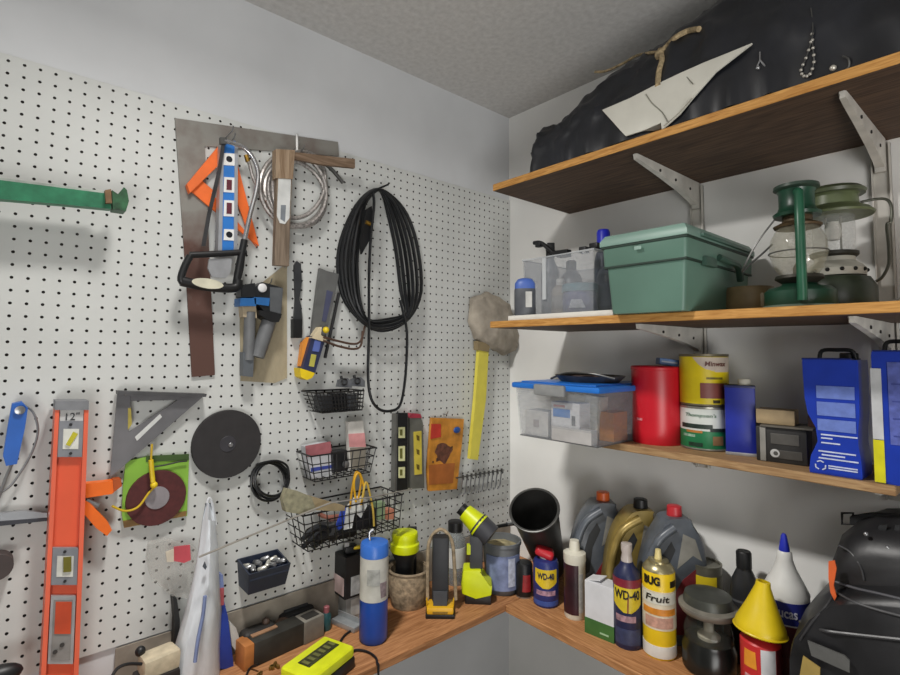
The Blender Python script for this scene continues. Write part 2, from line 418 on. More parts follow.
pts = [c+V(math.cos(a)*15*mm, 0, math.sin(a)*5*mm-math.cos(a)*.8*mm) for a in [2*PI*i/24 for i in range(24)]]
mb.prism(pts, (0, .002, 0)); mb.build('oval_badge', mat('d5d2bc', .5), t, smooth=0)
MB().wall([(209, 259), (232, 258), (231, 272), (226, 278), (212, 277), (208, 268)], .058, .064).build('guard_plate', mat('c4c6ca', .3, metal=.6), t, smooth=0)
# silver braided hose coil
t = wt('coiled_hose', 'coil of silver braided hose hanging behind the wooden square', 'hose', 297, 190, .03)
braid = mat('b5b0ac', .35, metal=.6, var=.3, scale=160)
for k, (cx, cy, rx, ry, d, tl) in enumerate(((297, 188, 29, 37, .014, .1), (299, 185, 26, 33, .027, -.5), (293, 190, 33, 37, .038, .4), (295, 194, 30, 33, .026, .7))):
    MB().tube([W(cx+rx*math.cos(a)+tl*8*math.sin(a), cy+ry*math.sin(a), d+.004*math.sin(2*a+k)) for a in [2*PI*i/40 for i in range(40)]], .0058, 8, closed=True).build('hose_loop', braid, t)
MB().tube(spline([W(x, y, .022) for x, y in ((312, 158), (325, 164), (334, 172), (343, 183))]), .0055, 8).build('hose_end', DSTEEL, t)
MB().tube(spline([W(x, y, .034) for x, y in ((266, 200), (254, 180), (250, 166), (247, 158))]), .0045, 8).build('loose_end', braid, t)
hook(297, 154, .04, t)
MB().tube([W(246, 155, .034), W(248, 162, .034)], .006, 8).build('fitting', BRASS, t)
# wooden square
t = wt('carpenter_square', 'old wooden square with a paper label in front of the silver hose', 'square', 290, 200, .055)
wd = wood('877868', '64574a', 'Z', 9); wdx = wood('8a7562', '5e4b3a', 'X', 9)
MB().wall([(276, 149), (295, 150), (293, 179), (276, 178)], .048, .072).build('stock_head', wood('a5917a', '7c6650', 'Z', 9), t, smooth=0)
MB().wall([(277, 178), (292, 179), (290, 226), (289, 266), (274.5, 265), (276, 220)], .052, .068).build('upright', wd, t, smooth=0)
MB().wall([(294, 152), (355, 159), (355, 168), (325, 165), (294, 159)], .055, .065).build('arm', wdx, t, smooth=0)
hook(290, 152, .05, t)
MB().wall([(278.5, 178), (291, 178.5), (289.5, 218), (285, 224), (280, 223), (277, 216)], .0675, .0695).build('paper_label', mat('d2d4d2', .7), t, smooth=0)
MB().wall([(281, 205), (286, 205), (285, 222), (280.5, 219)], .069, .0702).build('label_print', mat('7c8288', .7), t, smooth=0)
wat(297, 143, .02)
tag(MB().tube(spline([W(297, 150, .07), W(297, 143, .074), W(297, 137, .06), W(297, 135, .0)]), .003, 8).build('cable_tie', WHITE), 'white plastic tie strap above the wooden square', 'tie')
# hanging sleeve and the two clamps
wat(263, 330, .004)
t = wt('packaging_sleeve', 'yellowed clear packaging sleeve hanging behind the grey pipe tools', 'packaging', 263, 330, .004); hook(284, 268, .008, t)
mb = MB().wall([(240, 300), (281, 268), (287, 262), (287, 378), (275, 383), (241, 381)], .0002, .005)
mb.build('sleeve', film('b8ac90', .62, .3), t, smooth=0)
def pipe_tool(lab, head, band, grip, foot, d):
    t = wt('pipe_tool', lab, 'tool', *head[0], d+.02, 'grey handled pipe tools')
    hook(sum(p[0] for p in head)/len(head), head[1][1]+2, d+.006, t)
    MB().wall(head, d, d+.037).build('head', mat('1d1f22', .35), t, smooth=30)
    MB().wall(band, d+.002, d+.042).build('blue_collar', mat('2a68a8', .4), t, smooth=30)
    (x0, y0), (x1, y1), w0 = grip
    a, b2 = W(x0, y0, d+.02), W(x1, y1, d+.02); mm = mpp(a+ORG)
    MB().tube(spline([a, (a+b2)/2, b2], 5), w0*mm/2, 14).build('handle', mat('6b6d6f', .5, var=.1), t)
    return t
t = pipe_tool('grey handled tool with blue collar, left of the pair on the sleeve', [(241, 285), (255, 283), (257, 297), (241, 297)], [(240, 298), (256, 298), (256, 306), (240, 306)], ((250, 312), (248.5, 360), 11), None, .012)
MB().wall([(242, 306), (256, 306), (257, 318), (243, 317)], .014, .04).build('jaw', mat('b5a58a', .6), t, smooth=0)
MB().wall([(243, 352), (254, 354), (253, 377), (243, 376)], .016, .04).build('grip_end', mat('5c6166', .5), t, smooth=0)
t = pipe_tool('grey handled tool with black guard, right of the pair on the sleeve', [(255, 287), (262, 282), (270, 284), (283, 288), (281, 318), (270, 318), (256, 302)], [(254, 297), (270, 298), (269, 306), (255, 304)], ((270, 318), (257, 357), 14), None, .012)
MB().wall([(259, 310), (282, 314), (279, 322), (272, 322), (260, 315)], .012, .056).build('guard', BLACK, t, smooth=0)
MB().wall([(270, 287), (283, 288), (281, 314), (270, 311)], .02, .05).build('cover', mat('56595c', .5), t, smooth=0)
mb = MB(); c = W(262, 288, .05); mb.lathe([(.011, 0), (.011, .004), (.008, .006)], c, 20, Matrix.Rotation(PI/2, 3, 'X')); mb.build('dial', mat('dadada', .3), t)
# black chisel
t = wt('chisel', 'slim black chisel shaped tool beside the yellow ended saw', 'chisel', 298, 300, .012)
MB().wall([(294.5, 265), (297, 261), (301, 264), (302, 282), (299.5, 300), (301.5, 306), (302.5, 320), (294, 320), (295.5, 300), (295, 282)], .008, .016).build('blade', mat('333538', .45, var=.15), t, smooth=0)
hook(298, 267, .012, t)
MB().wall([(293.5, 319), (302.5, 319.5), (302, 338), (293.5, 338)], .004, .022).build('handle', BLACK, t, smooth=0)
# saw in sheath
t = wt('hand_saw', 'folding saw with grey blade and blue handle with yellow ends', 'saw', 318, 325, .03)
MB().wall([(320, 268), (327, 271), (339, 274), (334, 300), (324, 345), (311, 341), (313, 322)], .02, .032).build('sheath', mat('636463', .45, var=.12), t, smooth=0)
hook(329, 275, .025, t)
MB().wall([(327, 290), (333, 292), (326, 322), (322, 321)], .031, .0335).build('sheath_print', mat('4a4d66', .5), t, smooth=0)
MB().wall([(312, 336), (325, 340), (315, 374), (302, 371)], .012, .045).build('handle', mat('2e3452', .45, var=.12), t, smooth=30)
MB().wall([(315, 340), (321, 341.5), (319, 352), (312.5, 351)], .044, .047).build('grip_inset', mat('5a6cb0', .5), t, smooth=0)
MB().wall([(311.5, 354), (316.5, 355), (314, 367), (309, 366)], .044, .0465).build('badge', mat('b9b352', .5), t, smooth=0)
MB().wall([(303, 343), (309, 337), (311, 340), (303, 368), (300, 366)], .012, .03).build('orange_guard', mat('e6943a', .5), t, smooth=0)
MB().wall([(300, 368), (315, 373), (312, 378), (307, 380), (301, 377)], .01, .048).build('end_cap', YEL, t, smooth=0)
MB().wall([(312, 338), (316, 331), (319, 327), (322, 327), (321, 335), (327, 339), (325, 342)], .03, .05).build('lever', mat('d8c9a8', .4), t, smooth=0)
c = W(326, 330, .05); MB().ball(c, .009).build('lock_button', YEL, t)
wat(331, 330, .02)
mb = MB().tube([W(339, 293, .015), W(331, 330, .017), (W(325, 358, .017))], .0045, 8)
tag(mb.build('black_rod', BLACK), 'thin black rod hanging just right of the blue handled saw', 'rod')
wat(350, 340, .05)
mb = MB()
for dy in (0, 5): mb.tube(spline([W(x, y+dy, .05) for x, y in ((323, 337-dy*.3), (338, 341), (354, 344), (361, 340), (365-dy*.5, 326))], 5), .0032, 8)
tag(mb.build('bent_wire', mat('5a4438', .5, metal=.3)), 'bent double brown wire between the saw and the black cable', 'wire')
# big black cable
t = wt('coiled_cable', 'large coil of thick black cable hanging from the pegboard', 'cable', 378, 260, .05)
cab = mat('17191c', .35, var=.25, scale=60)
for k in range(6):
    o = k*4.7
    px = [(374+k*.5, 190), (356+o*.35, 206), (341+o*.75, 240), (338+o*.8, 272), (346+o*.6, 303), (368, 326-o*.25), (388, 330-o*.45), (409-o*.15, 318-o*.2), (421-o*.85, 292), (418-o*.95, 250), (407-o*.8, 215), (390-o*.3, 195)]
    MB().tube(spline([W(x, y, .014+.008*((k*3) % 7)+.004*math.sin(i+k)) for i, (x, y) in enumerate(px)], 4, True), .0056, 8, closed=True).build('cable_loop', cab, t)
mb = MB(); mb.tube(spline([W(x, y, .068) for x, y in ((373, 193), (374, 205), (371, 235), (369, 275), (369, 330), (368, 375), (371, 398), (379, 409), (390, 411), (400, 405), (405, 380), (407, 345), (406, 325), (400, 300))], 5), .0042, 8)
mb.build('hanging_strand', cab, t)
MB().wall([(366, 210), (372, 206), (372, 236), (362, 254), (361, 240)], .05, .06).build('cable_plug', BLACK, t, smooth=30)
MB().tube([W(366, 222, .062), W(372, 225, .062)], .006, 10).build('brass_fitting', BRASS, t)
p = W(375, 190, 0); MB().tube([p+V(0, .003, 0), p+V(0, -.07, 0), p+V(0, -.076, .004)], .003, 8).build('peg_hook', BLACK, t)
# wire baskets
wire = mat('1b1b1c', .4, var=.15)
def basket(lab, p0, p1, b0, b1, dep, nv, nr):            # front rim p0..p1 and front bottom b0..b1 in pixels, dep = how far it stands off
    t = wt('wire_basket', lab, 'basket', (p0[0]+p1[0])/2, (b0[1]+b1[1])/2, dep/2)
    P0, P1 = W(*p0, dep), W(*p1, dep); B0, B1 = W(*b0, dep*.85), W(*b1, dep*.85)
    yb = -ORG.y-.0015
    P0.z = P1.z = (P0.z+P1.z)/2; B0.z = B1.z = (B0.z+B1.z)/2
    Q0, Q1, C0, C1 = [Vector((p.x, yb, p.z)) for p in (P0, P1, B0, B1)]
    mb = MB(); mb.tube([Q0, P0], .0022, 6); mb.tube([P0, P1], .0022, 6); mb.tube([P1, Q1], .0022, 6); mb.tube([Q0, Q1], .0022, 6); mb.build('rim', wire, t)
    mb = MB()
    for i in range(nv+1):
        k = i/nv; mb.tube([P0.lerp(P1, k), B0.lerp(B1, k), C0.lerp(C1, k)], .0015, 5)
    for s_, e in (((P0, Q0), (B0, C0)), ((P1, Q1), (B1, C1))):
        for k in (.33, .66): mb.tube([s_[0].lerp(s_[1], k), e[0].lerp(e[1], k)], .0015, 5)
    for i in range(1, nr+1):
        k = i/nr; a, b2, c2, d2 = [u.lerp(v, k) for u, v in ((Q0, C0), (P0, B0), (P1, B1), (Q1, C1))]
        mb.tube([a, b2], .0015, 5); mb.tube([b2, c2], .0015, 5); mb.tube([c2, d2], .0015, 5)
    for k in (.3, .6): mb.tube([B0.lerp(C0, k), B1.lerp(C1, k)], .0013, 5)
    mb.build('wire_mesh', wire, t)
    return t, P0+ORG, P1+ORG, B0+ORG, B1+ORG
t, *b1 = basket('uppermost small black wire basket below the yellow ended saw', (316, 395), (364, 389), (322, 414), (362, 409), .085, 14, 5)
c = (b1[2]+b1[3])/2
for k, (fx, w_, h_, col) in enumerate(((-.04, .034, .042, '3a3c40'), (-.002, .034, .046, '222326'), (.035, .03, .04, '4a4d52'))):
    at((c.x+fx, -.036-.008*(k % 2), c.z+.003)); mb = MB().box((0, 0, h_/2), (w_, .045, h_), rz=.2*k, bev=.004)
    tag(mb.build('metal_box', mat(col, .4, metal=.3), smooth=30), ['small grey metal box at the left in the uppermost wire basket', 'small black metal box in the middle of the uppermost wire basket', 'small grey metal box at the right in the uppermost wire basket'][k], 'box', 'pieces in the uppermost basket')
for k, (x, y) in enumerate(((345, 383), (358, 382))):
    t = wt('spring_clip', ['small grey clip with a black end on the uppermost basket, left one', 'small grey clip with a black ring on the uppermost basket, right one'][k], 'clip', x, y, .05, 'clips on the uppermost basket')
    MB().wall([(x-6, y+4), (x-4, y-3), (x+3, y-5), (x+7, y-1), (x+7, y+5)], .04, .06).build('body', mat('7d8084', .4, metal=.5, var=.2), t, smooth=0)
    p = W(x-1, y-1, .061); MB().tube([p+V(.008*math.cos(a), -.002, .008*math.sin(a)) for a in [2*PI*i/14 for i in range(14)]], .0025, 6, closed=True).build('ring', BLACK, t)
    MB().tube([W(x-3, y-2, .05), W(x-4, y-7, .05)], .004, 8).build('post', BLACK, t)
t, *b2 = basket('middle black wire basket holding small boxes and a pink card', (311, 456), (376, 448), (315, 482), (370, 472), .085, 8, 3)
def cardbox(px, d0, d1, name, lab, m, cat='box', group=None, extra=None):
    x = sum(p[0] for p in px)/len(px); y = sum(p[1] for p in px)/len(px)
    if extra:
        t = wt(name, lab, cat, x, y, d1, group); MB().wall(px, d0, d1).build('body', m, t, smooth=0)
        for nm, q, mm in extra: MB().wall(q, d1-.0005, d1+.0012).build(nm, mm, t, smooth=0)
        return t
    wat(x, y, d1); return tag(MB().wall(px, d0, d1).build(name, m, smooth=0), lab, cat, group)
cardbox([(306, 447), (330, 442), (332, 452), (332, 476), (309, 479)], .006, .036, 'small_box', 'small box with a dusty pink lid in the middle basket', mat('c4c6ca', .6), extra=[('pink_lid', [(305.5, 446), (330.5, 441.5), (332, 453), (306.5, 457)], mat('b06a70', .6, var=.2)), ('blue_stripe', [(311, 468), (331.5, 465), (331.5, 468), (311, 472)], mat('3c4a9a', .5))])
cardbox([(333, 452), (347, 450), (348, 470), (334, 473)], .02, .05, 'tool_case', 'small black case in the middle basket beside the pink lidded box', mat('202124', .4, var=.3))
t = cardbox([(348, 422), (363, 421), (366, 447), (365, 468), (350, 469)], .03, .045, 'card', 'white and pink card standing up in the middle basket', mat('dedbd4', .6), 'card', extra=[('pink_band', [(348.6, 434), (364.6, 433), (366, 447), (349.5, 447)], mat('dc9a9a', .6, var=.12)), ('brown_lower_band', [(350, 448), (366, 447), (365, 468), (351, 469)], mat('8a8478', .6))])
c = W(345, 464, .06)+ORG; at(c); tag(MB().lathe([(.003, 0), (.009, .001), (.009, .008), (.003, .009)], (0, 0, 0), 16, Matrix.Rotation(PI/2, 3, 'X')).build('metal_roller', STEEL), 'little silver wheel inside the middle basket', 'wheel')
t, *b3 = basket('long lowest black wire basket full of cords and tools', (303, 511), (402, 499), (308, 547), (399, 531), .11, 14, 4)
cb = (b3[2]+b3[3])/2
# things in the lowest basket
t = wt('pliers', 'dark pliers lying at the left in the lowest wire basket', 'pliers', 315, 538, .06)
mb = MB()
for dy in (0, 8): mb.tube(spline([W(x, y+dy*(1 if i < 2 else .2), .06) for i, (x, y) in enumerate(((302, 540), (312, 530), (322, 527), (330, 530)))], 4), .0065, 8)
mb.build('grips', mat('25282c', .5, var=.3), t)
MB().wall([(328, 526), (340, 524), (342, 534), (329, 536)], .045, .062).build('jaws', DSTEEL, t, smooth=0)
for k, (x, y, c_) in enumerate(((327, 516, 'a06858'), (337, 518, '6a4a44'))):
    wat(x, y, .075); mb = MB().tube(spline([W(x-8, y-2+k*4, .075), W(x, y+1, .078), W(x+11, y, .07)]), .0055, 8)
    tag(mb.build('hand_tool', mat(c_, .5, var=.2)), ['reddish handle lying in the lowest basket under the brush, upper one', 'dark brown handle lying in the lowest basket under the brush, lower one'][k], 'handle')
wat(342, 520, .09); tag(MB().wall([(343, 509), (348, 508), (347, 525), (339, 530), (337, 526)], .086, .094).build('blue_tag', mat('2c48b0', .5), smooth=0), 'blue plastic tag in the lowest basket beside the white tag', 'tag')
cardbox([(347, 507), (356, 496), (366, 497), (367, 506), (361, 518), (355, 512), (352, 528), (344, 530)], .096, .1, 'paper_tag', 'crumpled white paper tag in front of the lowest basket', mat('dfe0da', .7, var=.1), 'tag')
t = wt('yellow_cord', 'yellow cord looped over the lowest wire basket', 'cord', 360, 490, .1)
for k, px in enumerate((((350, 508), (352, 490), (356, 472), (361, 480), (358, 500)), ((356, 502), (354, 482), (359, 473), (364, 488), (361, 505)), ((362, 500), (366, 482), (370, 495), (373, 510), (374, 526)))):
    MB().tube(spline([W(x, y, .1+.004*k) for x, y in px], 5), .003, 7).build('strand', mat(['c8961e', 'dca81e', 'c8aa48'][k], .5), t)
cardbox([(377, 503), (385, 502), (385, 519), (378, 520)], .05, .075, 'small_can', 'small pale green container in the lowest basket', mat('8aa07c', .5), 'container')
cardbox([(386, 510), (394, 509), (394, 519), (387, 520)], .055, .08, 'small_can', 'small salmon pink container in the lowest basket', mat('c8846a', .5), 'container')
cardbox([(356, 512), (376, 508), (377, 528), (357, 530)], .03, .09, 'tool_pouch', 'black pouch in the middle of the lowest basket', mat('1e1e20', .6, var=.3), 'pouch')
t = wt('tool_roll', 'dark lumpy cloth roll filling the left of the lowest wire basket', 'roll', 325, 535, .05)
a, b = W(312, 538, .04), W(352, 528, .04)
MB().tube(spline([a, a.lerp(b, .3)+V(0, .004, .006), a.lerp(b, .7)+V(0, -.004, .002), b], 6), .026, 14, r1=.022).jitter(.004, 40).build('roll', mat('202022', .75, var=.3), t)
MB().tube([a.lerp(b, .5)+V(0, 0, -.026), a.lerp(b, .52)+V(0, -.027, 0), a.lerp(b, .5)+V(0, 0, .029)], .003, 6).build('tie', mat('4a4440', .7), t)
# brush
t = wt('paint_brush', 'wide beige brush with splayed bristles above the lowest basket', 'brush', 310, 498, .12)
MB().wall([(287, 489), (300, 492), (312, 497), (316, 510), (308, 513), (300, 514), (286, 512), (283, 500)], .11, .13).jitter(.0012, 60).build('bristles', mat('98947a', .8, var=.2, scale=80), t)
MB().wall([(310, 496), (330, 502), (345, 506), (345, 511), (332, 511), (314, 510)], .112, .127).build('handle', mat('9a8a6a', .6, var=.15), t, smooth=30)
wat(300, 520, .14)
mb = MB().tube([W(199, 557, .135), W(290, 519, .14), W(330, 503, .14)], .0022, 7).tube([W(330, 503, .14), W(372, 497, .13), W(412, 489, .09)], .0018, 7)
tag(mb.build('thin_rod', mat('a5a19a', .4, metal=.4, var=.1)), 'long thin grey rod slanting from the plastic bag to the lowest basket', 'rod')
# two little levels
t = wt('torpedo_level', 'black torpedo level with three cream windows', 'level', 402, 452, .02)
MB().wall([(396, 414), (408, 413), (408, 490), (395, 491)], .008, .03).build('body', mat('6c6c68', .4, metal=.4), t, smooth=0)
hook(402, 417, .012, t)
MB().wall([(398.5, 413), (407.5, 413), (407.5, 490), (397.5, 491)], .02, .034).build('black_face', BLACK, t, smooth=0)
for y0, y1 in ((427, 438), (446, 461), (467, 478)):
    w = MB().wall([(399, y0+.5), (405, y0), (405, y1), (399, y1)], .03, .037).build('vial_window', mat('dcdca8', .3), t, smooth=0)
    MB().wall([(400, y0+2.5), (402.5, y0+2.5), (402.5, y1-2.5), (400, y1-2.5)], .036, .038).build('vial', mat('6a6a34', .3), w, smooth=0)
t = wt('torpedo_level', 'grey torpedo level with a yellow strip and red top', 'level', 417, 452, .02)
MB().wall([(410, 417), (413, 414), (420, 415), (423, 423), (424.5, 488), (411, 489)], .006, .028).build('body', mat('76766f', .4, metal=.4, var=.12), t, smooth=0)
MB().wall([(409.5, 418), (412, 413.5), (420.5, 414), (422, 418)], .004, .03).build('red_cap', mat('a8384a', .4), t, smooth=0)
hook(416, 420, .012, t)
w = MB().wall([(414, 432), (421.5, 431), (422, 474), (415, 475)], .027, .031).build('yellow_strip', mat('d2be4a', .4), t, smooth=0)
for y in (438, 452, 467): MB().wall([(416.5, y-3), (419.5, y-2), (419.5, y+3), (417, y+2)], .03, .032).build('mark', mat('6a5a20'), w, smooth=0)
# orange packet
t = wt('plastic_packet', 'orange plastic packet with a brown picture hanging by the yellow stick', 'packet', 445, 455, .015)
MB().wall([(432, 418), (464, 419), (463, 435), (457, 489), (429, 491), (428, 470)], .005, .016).jitter(.0012, 40).build('packet', mat('cc8a34', .35, var=.22, scale=26), t, smooth=0)
MB().wall([(432, 424), (441, 424), (441, 437), (431, 439)], .0155, .019).build('red_cap', mat('c0392c', .4), t, smooth=0)
c = W(457, 430, .018); MB().ball(c, .012, (1.3, .4, .9)).build('blue_piece', mat('27509a', .4), t)
mb = MB(); c = W(443, 453, .0165); mm = mpp(c+ORG)
mb.prism([c+V((10.5+1.8*math.sin(3*a+1)+1.2*math.sin(7*a))*math.cos(a), 0, (10+1.5*math.sin(4*a)+math.cos(5*a))*math.sin(a))*mm for a in [2*PI*i/40 for i in range(40)]], (0, .001, 0)); mb.build('picture', mat('6e4434', .5, var=.35, scale=60), t, smooth=0)
for x, y in ((433, 462), (437, 459), (452, 447)): MB().ball(W(x, y, .017), .0035, (1, .4, 1), 8).build('dark_spot', mat('3a2418', .5), t)
MB().wall([(429, 465), (455, 463), (453, 483), (429, 485)], .0155, .017).build('brown_label', mat('a8622c', .5, var=.12), t, smooth=0)
hook(443, 414, .02, t)
# duster
t = wt('duster', 'yellow stick with a beige cloth head hanging by the corner', 'duster', 485, 370, .03)
MB().wall([(479.5, 345), (489, 346), (486, 400), (478, 460), (470, 459), (476, 395)], .02, .034).build('stick', mat('d8cc50', .5, var=.05), t, smooth=30)
mb = MB(); c = W(492, 322, .035); mm = mpp(c+ORG)
out = [(470, 300), (477, 295), (486, 293), (497, 298), (507, 304), (511, 318), (515, 336), (513, 350), (502, 354), (490, 349), (482, 346), (475, 338), (469, 322)]
ring = [W(x, y, .02) for x, y in out]
cc = sum(ring, Vector())/len(ring)
mb.loft([[cc+(p-cc)*k+V(0, .018-dd, 0) for p in ring] for k, dd in ((.8, 0), (1, .012), (1.02, .03), (.9, .045), (.6, .055), (.2, .058))])
bmesh.ops.subdivide_edges(mb.bm, edges=mb.bm.edges[:], cuts=2, use_grid_fill=True)
mb.jitter(.009, 30)
mb.build('cloth_head', mat('a59c8e', .9, var=.2, scale=22), t)
hook(486, 297, .03, t)
MB().wall([(478, 341), (490, 344), (489, 352), (478, 350)], .016, .038).build('collar', mat('8a7a5a', .7), t, smooth=0)
# small rack of hex keys
t = wt('tool_rack', 'narrow wire rack of small steel pins low on the pegboard near the corner', 'rack', 482, 480, .02)
MB().tube([W(456, 478, .02), W(504, 470, .02)], .0022, 6).build('rail', DSTEEL, t)
for x, y in ((458, 478), (502, 470)): MB().tube([W(x, y, .0), W(x, y, .021)], .0022, 6).build('post', DSTEEL, t)
for k in range(10):
    x = 462+k*4.3; y = 477-k*.72; at_ = ORG
    q = wt('steel_pin', 'small steel pin in the row hanging on the narrow rack', 'pin', x, y+8, .02, 'steel pins on the narrow rack')
    MB().tube(spline([W(x+1, y, .023), W(x, y+8, .025), W(x-1, y+16, .023), W(x-3, y+18, .026)], 4), .0026, 7).build('shank', STEEL, q)
    MB().tube([W(x+1, y-2, .023), W(x+1, y+3, .023)], .004, 8).build('head', DSTEEL, q)
# left edge: coping saw
t = wt('coping_saw', 'blue handled coping saw with a thin wire frame at the left edge', 'saw', 16, 440, .03)
MB().wall([(12, 404), (22, 402), (28, 408), (25, 428), (17, 464), (6, 466), (3, 456), (8, 425)], .015, .042).build('handle', mat('2360b8', .4, var=.07), t, smooth=30)
hook(20, 408, .02, t)
c = W(20, 410, .043); MB().lathe([(.008, 0), (.008, .004), (.004, .005)], c, 16, Matrix.Rotation(PI/2, 3, 'X')).build('end_cap', STEEL, t)
MB().tube(spline([W(x, y, .03) for x, y in ((22, 404), (33, 412), (38, 430), (33, 450), (22, 470), (8, 488), (-14, 500))], 5), .0022, 7).build('frame', mat('9a9c9e', .35, metal=.7), t)
MB().tube([W(12, 464, .03), W(6, 478, .03), W(-2, 500, .03)], .003, 7).build('ferrule', STEEL, t)
t = wt('steel_bar', 'flat grey steel bar entering at the left below the coping saw', 'bar', 20, 518, .02)
MB().wall([(-30, 514), (0, 513), (24, 511), (47, 513), (47, 520), (0, 525), (-30, 527)], .012, .022).build('bar', mat('a3a6aa', .35, metal=.6, var=.1), t, smooth=0)
MB().wall([(-30, 524), (0, 521.5), (47, 518), (47, 521), (0, 526), (-30, 529)], .008, .024).build('dark_edge', mat('33363e', .5), t, smooth=0)
wat(0, 570, .03); mb = MB(); cyl_y(mb, -3, 568, -.001, .03, rpx=13)
tag(mb.build('wooden_disc', mat('463c3a', .6, var=.15)), 'dark brown disc cut by the left edge beside the orange level', 'disc')
wat(-5, 674, .06); mb = MB().ball(W(-2, 676, .06), .03, (1.2, .6, .6)).tube([W(-6, 674, .0), W(-4, 676, .05)], .012, 10)
tag(mb.build('black_grip', BLACK), 'black rounded grip at the lower left corner', 'grip')
# orange spring clamp
t = wt('spring_clamp', 'orange spring clamp half hidden behind the big orange level', 'clamp', 98, 500, .02)
MB().wall([(84, 484), (104, 482), (119, 480), (121, 486), (112, 494), (86, 498)], .012, .034).build('jaw', ORANGE, t, smooth=0)
MB().wall([(113, 480), (121, 479), (122, 486), (114, 492)], .01, .036).build('jaw_tip', mat('b0501c', .6), t, smooth=0)
MB().wall([(84, 500), (90, 503), (108, 522), (112, 530), (107, 536), (96, 528), (84, 514)], .012, .034).build('jaw', ORANGE, t, smooth=0)
hook(92, 490, .016, t)
MB().tube([W(86, 500, .028), W(98, 506, .028)], .006, 8).build('spring', STEEL, t)
# big orange level
t = wt('spirit_level', 'big orange spirit level standing at the left of the pegboard', 'level', 64, 540, .03)
ox = mat('e45c38', .42, var=.06, scale=8); rail = mat('e8694a', .4, var=.06, scale=8)
def edge(y): k = (y-402)/(676-402); return 55.5-k*14.5, 89-k*10.5   # left and right edges
def lev(y0, y1, a, b2, d0, d1, nm, m_, par):             # slice between heights, from fraction a to b2 across
    q = []
    for y, fr in ((y0, (a, b2)), (y1, (b2, a))):
        l, r = edge(y)
        for f in fr: q.append((l+(r-l)*f, y))
    return MB().wall(q, d0, d1).build(nm, m_, par, smooth=0)
YB = wall_row(54, .04, BZ+.002)
lev(408, YB, .1, .9, .02, .05, 'web', ox, t)
lev(406, YB, 0, .13, .015, .06, 'flange', rail, t); lev(406, YB, .87, 1, .015, .06, 'flange', rail, t)
lev(401, 410, 0, 1, .012, .063, 'end_cap', mat('7d7f83', .5), t)
w = lev(409, 424, .15, .85, .045, .056, 'size_label', mat('c4c5c4', .4), t)
l, r = edge(416); c = W((l+r)/2, 417, .0565)
lettering('12"', .02, mat('303236'), t, c)
def vial(y0, y1, diag):
    f = lev(y0, y1, .14, .86, .045, .058, 'vial_frame', mat('83868c', .4, var=.1), t)
    h = y1-y0
    lev(y0+h*.22, y1-h*.22, .28, .74, .057, .0592, 'window', mat('d9dad2', .3), f)
    l, r = edge((y0+y1)/2); w_ = r-l; ym = (y0+y1)/2
    if diag: MB().wall([(l+w_*.36, ym+h*.16), (l+w_*.58, ym-h*.2), (l+w_*.72, ym-h*.14), (l+w_*.48, ym+h*.2)], .0585, .062).build('vial', mat('c4bc3a', .2), f, smooth=0)
    else: MB().wall([(l+w_*.46, ym-h*.24), (l+w_*.68, ym-h*.26), (l+w_*.68, ym+h*.14), (l+w_*.46, ym+h*.16)], .0585, .062).build('vial', mat('7a7430', .2), f, smooth=0)
    for yy in (y0+h*.1, y1-h*.1):
        MB().lathe([(.0028, 0), (.0028, .0015)], W(l+w_*.5, yy, .0595), 10, Matrix.Rotation(PI/2, 3, 'X')).build('screw', mat('222226'), f)
hook(70, 407, .02, t)
vial(421, 457, True); vial(548, 585, False)
f = lev(596, 664, .16, .84, .045, .057, 'hand_hole_frame', mat('b4b4b6', .35, metal=.4), t)
lev(600, 660, .24, .76, .056, .0585, 'hand_hole', mat('8b8986', .6, var=.15), f)
lev(602, 634, .3, .74, .058, .06, 'orange_insert', mat('cc4a22', .5), f)
for (x, y) in ((62, 645), (55, 652)): MB().lathe([(.004, 0), (.004, .001)], W(x, y, .0596), 10, Matrix.Rotation(PI/2, 3, 'X')).build('spot', mat('3a3836'), f)
# grey rafter square
t = wt('rafter_square', 'grey metal triangular rafter square with a slotted diagonal', 'square', 140, 420, .02)
sm = mat('77777a', .45, metal=.35, var=.15, scale=14)
mb = MB(); d0, d1 = .012, .017
mb.wall([(117.5, 393), (131, 393), (129, 432), (112, 476), (110, 476)], d0, d1)
mb.wall([(129, 432), (184, 396), (205, 395), (112, 476)], d0, d1)
mb.wall([(131, 401), (131, 394), (186, 395), (180, 400)], d0, d1)
mb.build('plate', sm, t, smooth=0)
MB().wall([(118, 391), (207, 394), (206, 397), (118, 394.5)], .006, .034).build('fence', mat('58585a', .45, metal=.3), t, smooth=0)
hook(124, 397, .014, t)
MB().wall([(135, 437), (160, 414), (162, 417), (137, 441)], .0168, .0182).build('slot', mat('d2d4d2', .5), t, smooth=0)
MB().wall([(128, 408), (131, 408), (132, 424), (128, 430)], .0168, .018).build('yellow_mark', mat('a89a48', .5), t, smooth=0)
